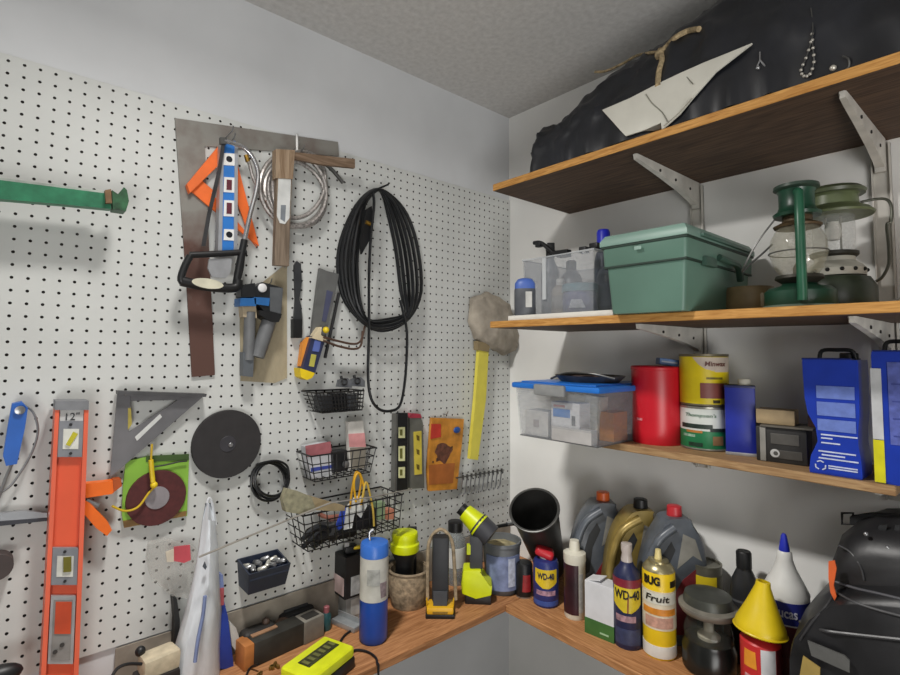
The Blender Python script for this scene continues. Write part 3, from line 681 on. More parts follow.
# green disc packet
t = wt('disc_packet', 'bright green packet with a dark red grinding disc on it', 'packet', 155, 490, .01)
MB().wall([(126, 461), (147, 457), (188, 455), (189, 460), (187, 516), (124, 527), (122, 515), (123, 486)], .003, .009).build('card', mat('84b440', .45, var=.06), t, smooth=0)
MB().wall([(146, 456), (189, 454), (189, 460), (146, 462)], .008, .0105).build('card_header', mat('3f5a28', .5), t, smooth=0)
MB().wall([(123, 521), (187, 511), (186, 516), (124, 528)], .0085, .011).build('bottom_seal', mat('8a6a3a', .5, var=.2), t, smooth=0)
mb = MB(); cyl_y(mb, 157, 498, .009, .016, rpx=27); d = mb.build('grinding_disc', mat('532424', .75, var=.15, scale=90), t)
mb = MB(); cyl_y(mb, 157.5, 498, .0155, .018, rpx=11); mb.build('hub', mat('8d888c', .5), d)
t = wt('yellow_cord', 'yellow cord knotted over the green disc packet', 'cord', 152, 480, .025)
MB().tube(spline([W(x, y, .025) for x, y in ((152, 444), (151, 462), (151, 476), (154, 486), (148, 494), (138, 507), (125, 511), (112, 506))], 5), .0024, 7).build('tail', mat('ccac1e', .5), t)
MB().tube(spline([W(x, y, .03) for x, y in ((151, 460), (152, 472), (153, 482))], 5), .005, 8).build('wrapped_part', mat('e2c41e', .5), t)
MB().ball(W(154, 485, .03), .0075).build('knot', mat('e2c41e', .5), t)
wat(165, 465, .02); tag(MB().tube(spline([W(x, y, .016) for x, y in ((152, 467), (165, 465), (178, 462), (187, 461))]), .0018, 6).build('black_string', BLACK), 'thin black string across the top of the green packet', 'string')
# black disc and small coil
t = wt('abrasive_disc', 'large round black disc in the middle of the pegboard', 'disc', 228, 444, .015)
mb = MB(); cyl_y(mb, 228, 444, .004, .016, rpx=33.5, seg=48); mb.build('disc', mat('2d2b2c', .8, var=.1, scale=40), t)
mb = MB(); cyl_y(mb, 228, 444, .0155, .0172, rpx=8); mb.build('centre_plate', mat('36353a', .6), t)
mb = MB(); cyl_y(mb, 231, 445, .017, .0195, rpx=2.2); mb.build('hub_nut', STEEL, t)
t = wt('cable_coil', 'small coil of thin black cord right of the black disc', 'cord', 270, 481, .015)
for k, (cx, cy, rx, ry) in enumerate(((269, 480, 18, 18), (271, 481, 16, 18), (268, 482, 17, 19), (272, 479, 17, 17))):
    MB().tube([W(cx+rx*math.cos(a), cy+ry*math.sin(a), .008+.006*k) for a in [2*PI*i/32 for i in range(32)]], .0032, 7, closed=True).build('cord_loop', cab, t)
MB().tube(spline([W(x, y, .03) for x, y in ((256, 465), (266, 462), (278, 461), (287, 466), (289, 476))]), .003, 7).build('cord_end', cab, t)
# bag of blister packs
t = wt('blister_pack', 'clear blister pack with a red label beside the white bag', 'packet', 172, 565, .02)
MB().wall([(150, 545), (168, 540), (196, 548), (196, 600), (172, 596), (152, 580), (148, 560)], .004, .03).build('blister', film('c4c2bc', .22, .1), t, smooth=0)
MB().wall([(174, 547), (190, 545), (191, 560), (184, 563), (174, 561)], .03, .033).build('red_label', mat('c4505a', .5), t, smooth=0)
MB().wall([(166, 552), (174, 549), (174, 562), (167, 562)], .029, .032).build('cream_label', mat('d6cbb8', .5), t, smooth=0)
# white plastic bag
t = wt('plastic_bag', 'tall white plastic bag with blue print hanging on the pegboard', 'bag', 200, 590, .06)
rows = [(503, 206, 213), (520, 202, 216), (545, 199.5, 218), (575, 194, 219), (610, 185, 221), (650, 174, 219), (700, 163, 219)]
rings = []
for i, (y, xl, xr) in enumerate(rows):
    dd = .012+.055*min(1, i/4); n = 18; q = []
    for k in range(n):
        a = 2*PI*k/n; u = .5+.5*math.cos(a); q.append(W(xl+(xr-xl)*u, y, .055+dd*math.sin(a)*(.8 if i else .4)+.006*math.sin(a*4+i)))
    rings.append(q)
mb = MB(); mb.loft(rings); mb.jitter(.004, 25)
for v in mb.bm.verts: v.co.z = max(v.co.z, BZ+.002-ORG.z)
mb.build('bag', film('d8dde2', .9, .35), t)
MB().tube(spline([W(x, y, .06) for x, y in ((207, 503), (209, 498), (212, 503), (216, 525))]), .003, 6).build('handle_loop', mat('d6dade', .5), t)
mb = MB()
mb.tube(spline([W(x, y, .128) for x, y in ((205, 596), (203, 615), (198, 640), (195, 662))]), .004, 6)
mb.build('blue_print', mat('8090bc', .6), t)
MB().wall([(203, 567), (205, 562), (207, 567), (205.5, 570)], .105, .109).build('small_print', mat('4a5058', .6), t, smooth=0)
YP = wall_row(225, .05, BZ+.001)
t = wt('bottle_packet', 'blue packet with a red band peeking out behind the white bag', 'packet', 224, 620, .05)
MB().wall([(219, 598), (223, 597), (228, 617), (233, 660), (234, YP), (214, YP), (216, 640)], .0005, .05).build('blue_body', mat('22409c', .4, var=.1), t, smooth=0)
MB().wall([(217, 589), (224, 588), (224, 605), (217, 606)], .03, .057).build('red_band', mat('a85058', .5), t, smooth=0)
MB().wall([(217, 573), (223, 575), (224, 589), (217, 590)], .03, .054).build('blue_cap', mat('7484b4', .5), t, smooth=0)
wat(234, 640, .04); tag(MB().wall([(229, 621), (236, 628), (240, 640), (237, 652), (232, 646)], .02, .045).build('clear_wrap', film('d6d6d2', .6, .3), smooth=0), 'scrap of clear wrapping beside the blue packet', 'wrapping')
# dark blue bin with silver bits
t = wt('parts_bin', 'small dark blue bin full of silver sockets on the pegboard', 'bin', 263, 572, .04)
c0 = W(264, 574, .045); cw = .062
mb = MB()
top_ = [W(242, 558, .004), W(282, 551, .004), W(285, 565, .078), W(245, 573, .078)]
zt = sum(p.z for p in top_)/4
prof = []
bx0, bx1 = W(243, 560, .04).x, W(284, 560, .04).x; yb = -ORG.y+.001; yf = -ORG.y-.08
zt = W(262, 566, .06).z; zb = W(262, 590, .06).z
O = [V(bx0, yb, zt+.008), V(bx1, yb, zt+.008), V(bx1, yf, zt-.004), V(bx0, yf, zt-.004)]; I = [V(bx0+.004, yb-.004, zt+.008), V(bx1-.004, yb-.004, zt+.008), V(bx1-.004, yf+.004, zt-.004), V(bx0+.004, yf+.004, zt-.004)]
Bo = [V(bx0+.006, yb, zb), V(bx1-.006, yb, zb), V(bx1-.006, yf+.015, zb), V(bx0+.006, yf+.015, zb)]; Bi = [p+V(0, 0, .02) for p in I]; Bi = [V(p.x, p.y, zt-.022) for p in I]
mb.loft([Bo, O, I, Bi]); mb.build('bin', mat('232c40', .5, var=.1), t, smooth=0)
tgt = V(bx0, yb, zt)+ORG
for k in range(12):
    at(Vector((tgt.x+.018+(k % 4)*.023+random.uniform(-.003, .003), tgt.y-.018-(k//4)*.02, tgt.z-.008+.003*(k % 3))))
    M = Matrix.Rotation(random.uniform(0, 3), 3, 'Z') @ Matrix.Rotation(1.3, 3, 'X')
    mb = MB().lathe([(.0045, -.011), (.0062, -.008), (.0062, .008), (.0045, .011)], (0, 0, 0), 12, M)
    tag(mb.build('socket', STEEL if k % 3 else mat('d8d6cc', .3, metal=.6)), 'small silver socket among others in the dark blue bin', 'socket', 'sockets in the dark blue bin')
# ------------------------------------------------------------------ bottom shelf, left arm (below the pegboard)
RZR = -PI/2                                              # local -y faces out of the right wall
def lbl_can(mb, r, z0, z1, a=2.6): return mb.strip(r, [(z0, -a, a), (z1, -a, a)], n=24)
# blue propane cylinder
c, r = stand(373, 647, BZ, 28); h = height(c, 373, 541)
t = T('gas_cylinder', 'slim blue gas cylinder with a worn white upper label', 'cylinder', c, view_rz(c))
blu = mat('1d4fae', .35, var=.06)
MB().lathe([(r*.9, 0), (r, .006), (r, h-.03), (r*.96, h-.012), (r*.8, h-.004), (r*.3, h)]).build('body', blu, t)
lbl_can(MB(), r, h*.43, h*.86, 3.1).build('label', mat('c9c8c0', .6, var=.16, scale=18), t)
MB().strip(r+.0009, [(h*.6, -.5, .4), (h*.76, -.5, .4)]).build('label_print', mat('a9aaa6', .6, var=.2, scale=60), t)
MB().strip(r+.0009, [(h*.47, .5, 1.0), (h*.62, .4, 1.0)]).build('label_picture', mat('9c8c90', .6, var=.3, scale=60), t)
MB().lathe([(r*1.02, h-.034), (r*1.02, h-.008), (r*.96, h-.002), (r*.5, h+.001)]).build('cap', mat('3a72cc', .35, var=.05), t)
MB().tube(spline([(-.012, 0, h), (-.014, 0, h+.022), (-.004, 0, h+.03)]), .003, 7).build('valve', STEEL, t)
# woven pot
c, r = stand(408, 614, BZ, 42); r *= .93; h = height(c, 408, 570)+.006
t = T('woven_pot', 'beige woven basket pot behind the blue cylinder holding a lime torch', 'pot', c, view_rz(c))
wv = mat('a08e74', .85, var=.3, scale=70, bump=.6); 
pro = []
for i in range(17):
    k = i/16; rr = r*(.84+.2*math.sin(k*2.2)); pro.append((rr+(.0012 if i % 2 else 0), h*k))
pro += [(pro[-1][0]-.005, h), (pro[0][0]-.006, .006)]
MB().lathe(pro, seg=36).build('body', wv, t)
MB().tube([V(r*1.02*math.cos(a), r*1.02*math.sin(a), h) for a in [2*PI*i/36 for i in range(36)]], .004, 8, closed=True).build('rim', mat('94836c', .85, var=.25, scale=80), t)
pot = c.copy(); potr = r; poth = h
p = V(pot.x, pot.y, BZ+.008)+(V(-RT.x, -RT.y, 0).normalized()*.012); r2 = 14*mpp(p); h2 = height(p, 402, 531)
t = T('torch', 'lime green topped torch standing in the woven pot', 'torch', p, view_rz(p))
MB().lathe([(r2*.62, 0), (r2*.66, h2*.58), (r2*.9, h2*.68), (r2*.95, h2*.72)]).build('grip', BLACK, t)
MB().lathe([(r2, h2*.72), (r2*1.04, h2*.74), (r2*1.04, h2*.83), (r2*.92, h2*.85), (r2*.92, h2*.9), (r2*.96, h2*.93), (r2*.9, h2*.985), (r2*.6, h2)]).build('head', LIME, t)
p = V(pot.x+.034, pot.y+.03, BZ+.008); h2 = height(p, 420, 527)
t = T('tool_battery', 'black upright battery pack standing in the pot behind the lime torch', 'battery', p, view_rz(p))
MB().box((0, 0, h2/2), (.03, .022, h2), bev=.004).build('body', BLACK, t, smooth=30); MB().box((0, 0, h2-.006), (.024, .023, .006), bev=.001).build('top_rail', DGREY, t, smooth=0)
# yellow and black tool with straw coloured hoop
c, r = stand(440, 624, BZ, 29); hz = height(c, 440, 533)
t = T('hoop_tool', 'black tool with a yellow base under a straw coloured hoop', 'tool', c, view_rz(c))
k = r/14.5
yb = [V(-14*k, -.016, 0), V(14*k, -.016, 0), V(14.5*k, -.016, .012), V(12*k, -.016, .024), V(-12*k, -.016, .024), V(-14.5*k, -.016, .012)]
MB().box((0, .014, .006), (29*k, .06, .012), bev=.003).build('sole', BLACK, t, smooth=30)
MB().box((0, .012, .02), (27*k, .054, .02), bev=.006).build('yellow_base', mat('e0ac1c', .4, var=.06), t, smooth=30)
MB().box((0, -.0145, .017), (15*k, .004, .006), bev=.001).build('nose', mat('8a6a14', .5), t, smooth=0)
MB().box((0, .018, .03+(hz-.036)/2), (17*k, .04, hz-.05), bev=.008).build('body', mat('24262a', .5, var=.15), t, smooth=30)
MB().box((0, -.003, .05), (14*k, .004, .04), bev=.001).build('front_panel', mat('3a3d42', .4), t, smooth=0)
for sx in (-1, 1): MB().tube([(sx*13*k, 0, .022), (sx*13.5*k, 0, .05)], .0022, 6).build('yellow_clip', mat('d8a81c', .4), t)
MB().tube(spline([(-13*k, .03, .03), (-13*k, .03, hz*.6), (-11*k, .03, hz*.87), (0, .03, hz*1.0), (11*k, .03, hz*.87), (14*k, .03, hz*.6), (16*k, .034, .03)]), .0052, 8).build('hoop', mat('a8967a', .8, var=.25, scale=70), t)
# glass jar with black lid
p = plane(455, 590, 1, -.055); p.z = BZ; r = 10*mpp(p); h = height(p, 455, 521)
t = T('lidded_jar', 'clear glass jar with a black lid behind the lime drill', 'jar', p, view_rz(p))
MB().lathe([(r, 0), (r*1.02, .004), (r*1.02, h*.72), (r*.7, h*.8), (r*.7, h*.86)]).build('jar', film('9ca2a4', .5, .08), t)
MB().lathe([(r*.74, h*.84), (r*.74, h*.995), (r*.7, h)]).build('lid', BLACK, t)
MB().strip(r*1.02, [(h*.28, -1.4, 1.4), (h*.6, -1.4, 1.4)]).build('label', mat('d8d8d4', .6), t)
# drill
c, r = stand(477, 607, BZ, 30); hz = height(c, 475, 508)
t = T('cordless_drill', 'lime green and black cordless drill standing on its battery', 'drill', c, view_rz(c)); k = mpp(c)
def zz(y): return height(c, 475, y)
def xx(x): return (x-477)*k
MB().box((xx(478), 0, zz(596)), (26*k, .06, zz(588)-zz(606)), bev=.006).build('battery', BLACK, t, smooth=30)
mb = MB(); mb.prism([V(xx(462), -.03, zz(590)), V(xx(476), -.034, zz(594)), V(xx(491), -.034, zz(590)), V(xx(492), -.034, zz(581)), V(xx(482), -.03, zz(574)), V(xx(481), -.028, zz(566)), V(xx(463), -.028, zz(567)), V(xx(461), -.03, zz(580))], (0, .06, 0)); bmesh.ops.bevel(mb.bm, geom=mb.bm.edges[:], offset=.005, segments=2, affect='EDGES', profile=.6); mb.build('foot', LIME, t, smooth=40)
MB().box((xx(476), 0, (zz(566)+zz(536))/2), (13*k, .036, zz(536)-zz(568)), bev=.006).build('handle', mat('3c3e42', .55, var=.12), t, smooth=30)
MT = Matrix.Rotation(-.5, 3, 'X') @ Matrix.Rotation(-.35, 3, 'Y')
ax = Matrix.Rotation(R(-38), 3, 'Y')
a0 = V(xx(491), .0, zz(536)); a1 = V(xx(460), .035, zz(512)); d = (a1-a0)
MB().tube([a0+d*.0, a0+d*.1, a0+d*.45], 11.5*k, 16, r1=12*k).build('motor_housing', mat('3a3b40', .5, var=.12), t)
MB().tube([a0+d*.36, a0+d*.5, a0+d*.86], 12.6*k, 18, r1=8.5*k).build('gear_housing', LIME, t)
MB().tube([a0+d*.84, a0+d*1.0], 6.5*k, 14).build('chuck', BLACK, t)
MB().box((xx(469), -.01, zz(548)), (5*k, .014, 10*k), bev=.002).build('trigger', mat('c4d010', .4), t, smooth=0)
# paint bucket
p, r = stand(501.5, 598, BZ, 38); h = height(p, 502, 539)
t = T('paint_bucket', 'small grey plastic bucket with a blue label in the corner', 'bucket', p, view_rz(p))
MB().lathe([(r*.8, 0), (r*.82, .004), (r*.99, h*.93), (r*1.04, h*.94), (r*1.04, h), (r*.95, h), (r*.78, .006)]).build('bucket', mat('6e7276', .4, var=.12), t)
MB().strip(r*.905, [(h*.12, -.9, 1.2), (h*.78, -.9, 1.2)], th=.006).build('label', mat('7884a8', .5, var=.2, scale=40), t)
MB().strip(r*.915, [(h*.2, .35, .75), (h*.74, .35, .75)], th=.006).build('label_print', mat('c0c8dc', .5, var=.2, scale=70), t)
MB().lathe([(r*.93, h*.86), (r*.5, h*.93), (r*.1, h*.95)]).jitter(.004, 40).build('contents', mat('b8ac84', .8, var=.3, scale=30), t)
t = T('wire_brush', 'black handled tool lying across the rim of the small bucket', 'tool', (p.x, p.y, BZ+h+.004), 0)
a = p.copy(); mb = MB()
q0 = HZ(483, 533, BZ+h)-ORG; q1 = HZ(521, 526, BZ+h)-ORG; q0.z = q1.z = .006
mb.tube(spline([q0, q0.lerp(q1, .5)+V(0, 0, .003), q1]), .006, 8).build('handle', BLACK, t)
MB().tube([q0.lerp(q1, .62)+V(0, 0, .004), q0.lerp(q1, .75)+V(0, 0, .004)], .0075, 8).build('ferrule', STEEL, t)
# torn-open battery charger in front
c = HZ(318, 668, BZ); c = c+V(.0, .05, 0)
t = T('battery_charger', 'lime green battery charger with a black base on the bench edge', 'charger', c, 0)
a = HZ(288, 664, BZ+.045); b2 = HZ(330, 634, BZ+.045); dirv = (b2-a).normalized(); rz = math.atan2(dirv.y, dirv.x); L_ = (b2-a).length
e = HZ(348, 652, BZ+.045); wv_ = (e-b2).length
ctr = (a+b2)/2+(e-b2)*.5; t.location = (ctr.x, ctr.y, BZ); t.rotation_euler = (0, 0, rz)
MB().box((0, 0, .013), (L_*1.06, wv_*1.0, .026), bev=.005).build('base', BLACK, t, smooth=30)
MB().box((0, 0, .037), (L_*1.04, wv_*.98, .026), bev=.009, seg=3).build('cover', mat('d8e020', .4, var=.08), t, smooth=30)
MB().box((.006, .004, .0495), (L_*.72, wv_*.36, .004), bev=.001).build('display_panel', mat('3a3c22', .4, var=.3, scale=60), t, smooth=0)
for i in range(6): MB().box((-.036+i*.017, .004, .052), (.009, wv_*.2, .0012)).build('vent_rib', mat('6a6c3a', .5), t, smooth=0)
at((0, 0, 0)); q = HZ(346, 660, BZ)
mb = MB().tube(spline([HZ(347, 655, BZ+.004), HZ(356, 650, BZ+.004), HZ(368, 652, BZ+.004), HZ(376, 658, BZ+.004), V(*HZ(377, 664, BZ+.003)), HZ(377, 668, BZ-.004)+V(0, -.006, 0), HZ(377, 676, BZ-.07)+V(0, 0, -.1)]), .0028, 7)
tag(mb.build('black_cable', BLACK), 'black cord running from the lime charger over the shelf edge', 'cord')
at((0, 0, 0))
mb = MB().tube(spline([HZ(338, 646, BZ+.003), HZ(344, 636, BZ+.003), HZ(352, 630, BZ+.003), HZ(362, 624, BZ+.003)]), .003, 7)
tag(mb.build('black_cable', BLACK), 'black cord between the lime charger and the grey carton', 'cord')
# wood block and sanding tools
def slab(name, lab, cat, a, b, wd_, z0, h_, m, off=0, bev=.003, group=None, parts=None):   # long box from pixel a to pixel b on a level
    A, B = HZ(*a, z0), HZ(*b, z0); d = B-A; c = (A+B)/2; rz = math.atan2(d.y, d.x)
    n = V(-math.sin(rz), math.cos(rz), 0); c = c+n*(wd_/2+off)
    if parts is None:
        at((c.x, c.y, z0)); o = MB().box((0, 0, h_/2), (d.length, wd_, h_), rz=rz, bev=bev).build(name, m, smooth=30); return tag(o, lab, cat, group), c, rz, d.length
    t = T(name, lab, cat, (c.x, c.y, z0), rz, group); MB().box((0, 0, h_/2), (d.length, wd_, h_), bev=bev).build('body', m, t, smooth=30)
    return t, c, rz, d.length
t, c, rz, ln = slab('sanding_block', 'dark sanding block with an orange wooden end behind the lime charger', 'block', (254, 668), (304, 645), .05, BZ, .055, mat('35342f', .6, var=.25), parts=1)
MB().box((-ln/2-.012, 0, .028), (.024, .05, .056), bev=.003).build('wooden_end', mat('b8763e', .6, var=.15), t, smooth=30)
MB().box((-ln*.2, .012, .0565), (ln*.5, .024, .004), bev=.001).build('wooden_strip', mat('b08868', .6, var=.15), t, smooth=0)
t, c, rz, ln = slab('power_tool', 'black tool body behind the lime charger', 'tool', (288, 648), (322, 634), .05, BZ, .06, mat('232427', .55, var=.25), off=.035, bev=.012, parts=1)
MB().box((0, 0, .062), (ln*.7, .02, .006), bev=.002).build('top_ridge', DGREY, t, smooth=30)
def behind(px, y, py):                                   # a spot on the bench y in front of the pegboard wall, and the height that shows at row py
    p = plane(px, 630, 1, -y); p.z = BZ; return p, height(p, px, py)
p, h = behind(309, .05, 615); t = T('junction_box', 'grey metal box frame with a dark opening below the pegboard', 'box', p, R(8))
MB().box((0, 0, h/2), (.06, .05, h), bev=.004).build('body', mat('858178', .5, var=.15), t, smooth=30); MB().box((0, -.002, h), (.04, .028, .003), bev=.001).build('opening', mat('2e2c28', .8), t, smooth=0)
p, h = behind(283, .03, 628); at((p.x, p.y, BZ+.03)); M_ = Matrix.Rotation(R(68), 3, 'X')
mb = MB(); mb.tube([M_ @ V(.024*math.cos(a), .024*math.sin(a), 0) for a in [2*PI*i/24 for i in range(24)]], .006, 8, closed=True)
tag(mb.build('rubber_ring', mat('6a5446', .7, var=.25)), 'brown ring leaning on the wall behind the dark sanding block', 'ring')
p, h = behind(258, .032, 626); t = T('hand_tool', 'black rounded tool lying against the wall under the dark blue bin', 'tool', p, R(4))
MB().box((0, 0, h/2), (.085, .04, h), bev=.014, seg=3).build('body', mat('2a2826', .6, var=.3), t, smooth=40); MB().ball((.02, 0, h+.004), .01).build('knob', mat('4a3a30', .5), t)
p, h = behind(326, .045, 606); t = T('small_bottle', 'small teal bottle with a pink cap beside the grey box frame', 'bottle', p, 0)
MB().lathe([(.012, 0), (.013, .003), (.013, h*.62), (.007, h*.76)], seg=20).build('body', mat('2c5a5e', .4, var=.2), t); MB().lathe([(.008, h*.74), (.008, h*.97), (.006, h)], seg=16).build('pink_cap', mat('b06a70', .5), t)
at(HZ(270, 672, BZ)+V(0, .01, 0)); mb = MB()
for i in range(7):
    q = V(random.uniform(-.03, .03), random.uniform(-.012, .012), .004)
    mb.box(q, (.012, .006, .007), rz=random.uniform(0, 3), bev=.001)
o = mb.build('brass_scraps', mat('8a6c34', .4, metal=.5, var=.3), smooth=30); o['kind'] = 'stuff'; tag(o, 'scatter of brassy scraps in front of the sanding block', 'scraps')
at((0, 0, 0)); tag(MB().tube(spline([HZ(246, 676, BZ+.004), HZ(250, 668, BZ+.004), HZ(258, 664, BZ+.02)]), .0025, 6).build('black_wire', BLACK), 'thin black wire curling beside the orange wooden block end', 'wire')
# stack of boxes near the blue cylinder
n_ = HZ(346, 622, BZ); w_, d_ = .066, .052
t = T('carton', 'small grey carton at the bottom of the stack beside the blue cylinder', 'box', n_+V(w_/2, d_/2, 0), 0); cx = t.location.copy()
hC = height(n_, 346, 598)
MB().box((0, 0, hC/2), (w_, d_, hC), bev=.0015).build('carton', mat('a2a4a2', .6, var=.15), t, smooth=0)
MB().box((.004, -d_/2-.0006, hC/2), (w_*.7, .0012, hC*.7)).build('front_label', mat('c0c2c0', .6, var=.15, scale=40), t, smooth=0)
hD = height(n_, 344, 556)-hC
t = T('tool_box', 'black box with a pink label on top of the grey carton', 'box', V(cx.x-.004, cx.y+.002, BZ+hC+.0005), 0); bw, bd = .082, .078
MB().box((0, 0, hD/2), (bw, bd, hD), bev=.002).build('box', mat('1d1d1f', .5, var=.3), t, smooth=0)
MB().box((-bw/2-.0006, 0, hD*.28), (.0012, bd*.86, hD*.42)).build('pink_label', mat('dcc4c2', .6, var=.1), t, smooth=0)
MB().box((.006, -bd/2-.0006, hD*.28), (bw*.7, .0012, hD*.44)).build('pale_label', mat('b4b6b6', .6, var=.2, scale=50), t, smooth=0)
q = V(cx.x-.015, cx.y-.01, BZ+hC+hD+.0015)
t = T('black_handset', 'black upright gadget with a silver tip on the pink labelled box', 'gadget', q, R(-12))
MB().box((0, 0, .01), (.036, .03, .02), bev=.005).build('body', BLACK, t, smooth=30); MB().box((-.012, -.004, .024), (.013, .013, .014), bev=.003).build('tip', mat('b9b9b9', .4), t, smooth=30)
MB().tube([(.0, -.008, .012), (.04, -.024, .018)], .005, 8).build('yellow_stem', YEL, t)
t, c, rz, ln = slab('metal_bracket', 'silver metal bar lying in front of the grey carton', 'bracket', (331, 624), (354, 634), .03, BZ, .014, mat('b4b8ba', .35, metal=.5, var=.12), off=.0, parts=1)
MB().box((0, .012, .02), (ln, .004, .014), bev=.001).build('upright_flange', mat('b4b8ba', .35, metal=.5, var=.12), t, smooth=0)
# things at the lower left edge
q = plane(157, 660, 1, -.1); q.z = BZ
t = T('masonry_sponge', 'pale rough block on a dark tray left of the white bag', 'block', q, .1)
hq = height(q, 157, 652)
MB().box((0, 0, .5*(hq-.035)), (.075, .06, hq-.035), bev=.006).build('tray', mat('241f1e', .6, var=.25), t, smooth=30)
MB().box((0.004, 0, hq-.018), (.068, .05, .036), bev=.006).jitter(.002, 60).build('pale_block', mat('c2b69c', .8, var=.15, scale=50), t, smooth=30)
MB().ball((-.026, .02, hq+.004), .01).build('black_knob', BLACK, t)
at((0, 0, 0)); tag(MB().tube(spline([W(112, 676, .12), W(118, 668, .12), W(128, 664, .12), W(142, 664, .12)]), .003, 7).build('black_wire', BLACK), 'black wire curving out beside the pale rough block', 'wire')
wat(176, 620, .02); tag(MB().wall([(173, 597), (177, 599), (180, 620), (179, 650), (174, 650), (175, 620)], .004, .03).build('black_strap', mat('222324', .6), smooth=0), 'dark narrow strap hanging just left of the white bag', 'strap')

# ------------------------------------------------------------------ bottom shelf, right arm
# tilted dark pail
op = AW(534, 509, .235); vw = V(op.x-CAM.x, op.y-CAM.y, 0).normalized(); ax_ = (vw*-.6+V(0, 0, .78)-V(RT.x, RT.y, 0)*.18).normalized()
ln = (op.z-BZ-.001-24*mpp(op)*.66*math.sqrt(1-ax_.z**2))/ax_.z; a = op-ax_*ln; c = V(a.x, a.y, BZ)
t = T('metal_pail', 'dark empty metal pail tipped towards the room in the corner', 'pail', c, 0)
axis = ax_; M_ = axis.to_track_quat('Z', 'Y').to_matrix(); r = 24*mpp(op)
mb = MB(); pc = a-c
mb.lathe([(r*.66, 0), (r*.98, ln-.006), (r*1.03, ln-.004), (r*1.03, ln), (r*.96, ln), (r*.63, .004), (r*.1, .004)], pc, 40, M_)
zmin = min(v.co.z for v in mb.bm.verts)
for v in mb.bm.verts: v.co.z -= zmin-.0005
mb.build('pail', mat('4a4a48', .38, metal=.55, var=.25, scale=12), t)
pc2 = pc+V(0, 0, -zmin+.0005)
MB().tube([pc2+M_ @ V(r*1.03*math.cos(q), r*1.03*math.sin(q), ln-.002) for q in [2*PI*i/40 for i in range(40)]], .0028, 7, closed=True).build('rolled_rim', DSTEEL, t)
# aerosol cans and bottles
def lathe_thing(name, lab, cat, px, py, w_, ytop, group=None, k=None, z=BZ):
    c, r = stand(px, py, z, w_) if k is None else onshelf(px, k, z, w_)
    t = T(name, lab, cat, c, view_rz(c), group); return t, c, r, height(c, px, ytop)
BLUECAN = mat('2a3474', .35, var=.08)
t, c, r, h = lathe_thing('spray_can', 'short blue lubricant can with a yellow shield and red cap', 'spray can', 546, 609, 25, 546)
MB().lathe([(r*.94, 0), (r, .004), (r, h*.73), (r*.9, h*.78), (r*.6, h*.8)]).build('can', BLUECAN, t)
zc = h*.5
def shield(mb, rr, z0, z1, a): 
    rows = []
    for i in range(11):
        k = i/10; rows.append((z0+(z1-z0)*k, -a*min(1, .25+1.15*math.sin(min(1.571, k*2.4))), a*min(1, .25+1.15*math.sin(min(1.571, k*2.4)))))
    return mb.strip(rr, rows)
shield(MB(), r, h*.34, h*.66, .95).build('yellow_shield', mat('e2c32a', .4), t)
lettering('WD-40', h*.15, mat('1c2340', .4), t, (0, 0, h*.545), bend=r+.0008, width=r*1.35, bold=.0006)
MB().strip(r, [(h*.22, -.8, .8), (h*.3, -.8, .8)]).build('pink_print', mat('b48ca0', .5, var=.3, scale=90), t)
MB().strip(r, [(h*.04, -1.2, 1.2), (h*.12, -1.2, 1.2)]).build('lower_band', mat('3c56a0', .5), t)
MB().tube(spline([(0, 0, h*.79), (0, 0, h*.84)]), r*.5, 16).build('valve', WHITE, t)
MB().box((-.004, -.002, h*.9), (r*1.5, r*1.25, h*.16), rot=Matrix.Rotation(R(20), 3, 'Y'), bev=r*.35, seg=3).build('red_cap', mat('c42a34', .35, var=.05), t, smooth=50)
t, c, r, h = lathe_thing('spray_can', 'small black can with a red stripe left of the short blue can', 'can', 524, 599, 17, 562)
MB().lathe([(r*.95, 0), (r, .003), (r, h*.94), (r*.9, h), (r*.3, h)]).build('can', BLACK, t); MB().strip(r, [(h*.2, -.2, .9), (h*.7, -.1, .8)]).build('red_print', mat('a02428', .5, var=.2), t); MB().lathe([(r*1.01, 0), (r*1.01, .004)]).build('base_rim', STEEL, t)
t, c, r, h = lathe_thing('plastic_bottle', 'white plastic bottle with a dark red front behind the green and white box', 'bottle', 575, 621, 21, 540)
MB().lathe([(r*.95, 0), (r, .004), (r, h*.72), (r*1.05, h*.74), (r*1.05, h*.84), (r*.5, h*.87), (r*.48, h*.95), (r*.42, h), (r*.2, h)]).build('bottle', mat('dcd8c8', .4, var=.05), t)
MB().strip(r, [(h*.07, -1.4, .35), (h*.71, -1.4, .35)], n=12).build('dark_label', mat('3a1622', .4, var=.3, scale=14), t)
MB().strip(r, [(h*.1, .4, .85), (h*.6, .4, .85)]).build('side_print', mat('b9b8b4', .5, var=.15, scale=80), t)
# white and green box
c = HZ(585, 632, BZ)
q = HZ(614, 644, BZ); d = q-c; rz = math.atan2(d.y, d.x); n = V(-math.sin(rz), math.cos(rz), 0); ln = d.length; dp = .05; cc = (c+q)/2+n*dp/2; h = height(c, 578, 582)*.5+height(q, 614, 586)*.5
t = T('cardboard_box', 'small white box with a green bottom band', 'box', cc, rz)
MB().box((0, 0, h/2), (ln, dp, h), bev=.0015).build('box', mat('d2d3d6', .55, var=.05), t, smooth=0)
MB().box((0, 0, h*.15), (ln+.0012, dp+.0012, h*.3)).build('green_band', mat('3f6c34', .5, var=.12), t, smooth=0)
MB().box((ln*.18, -dp/2-.001, h*.1), (ln*.3, .0008, .004)).build('pale_print', mat('9fc09a', .5), t, smooth=0)
MB().box((-ln*.2, 0, h+.004), (ln*.45, dp*.8, .002), rot=Matrix.Rotation(R(-12), 3, 'Y')).build('top_flap', mat('dcdcde', .55), t, smooth=0)
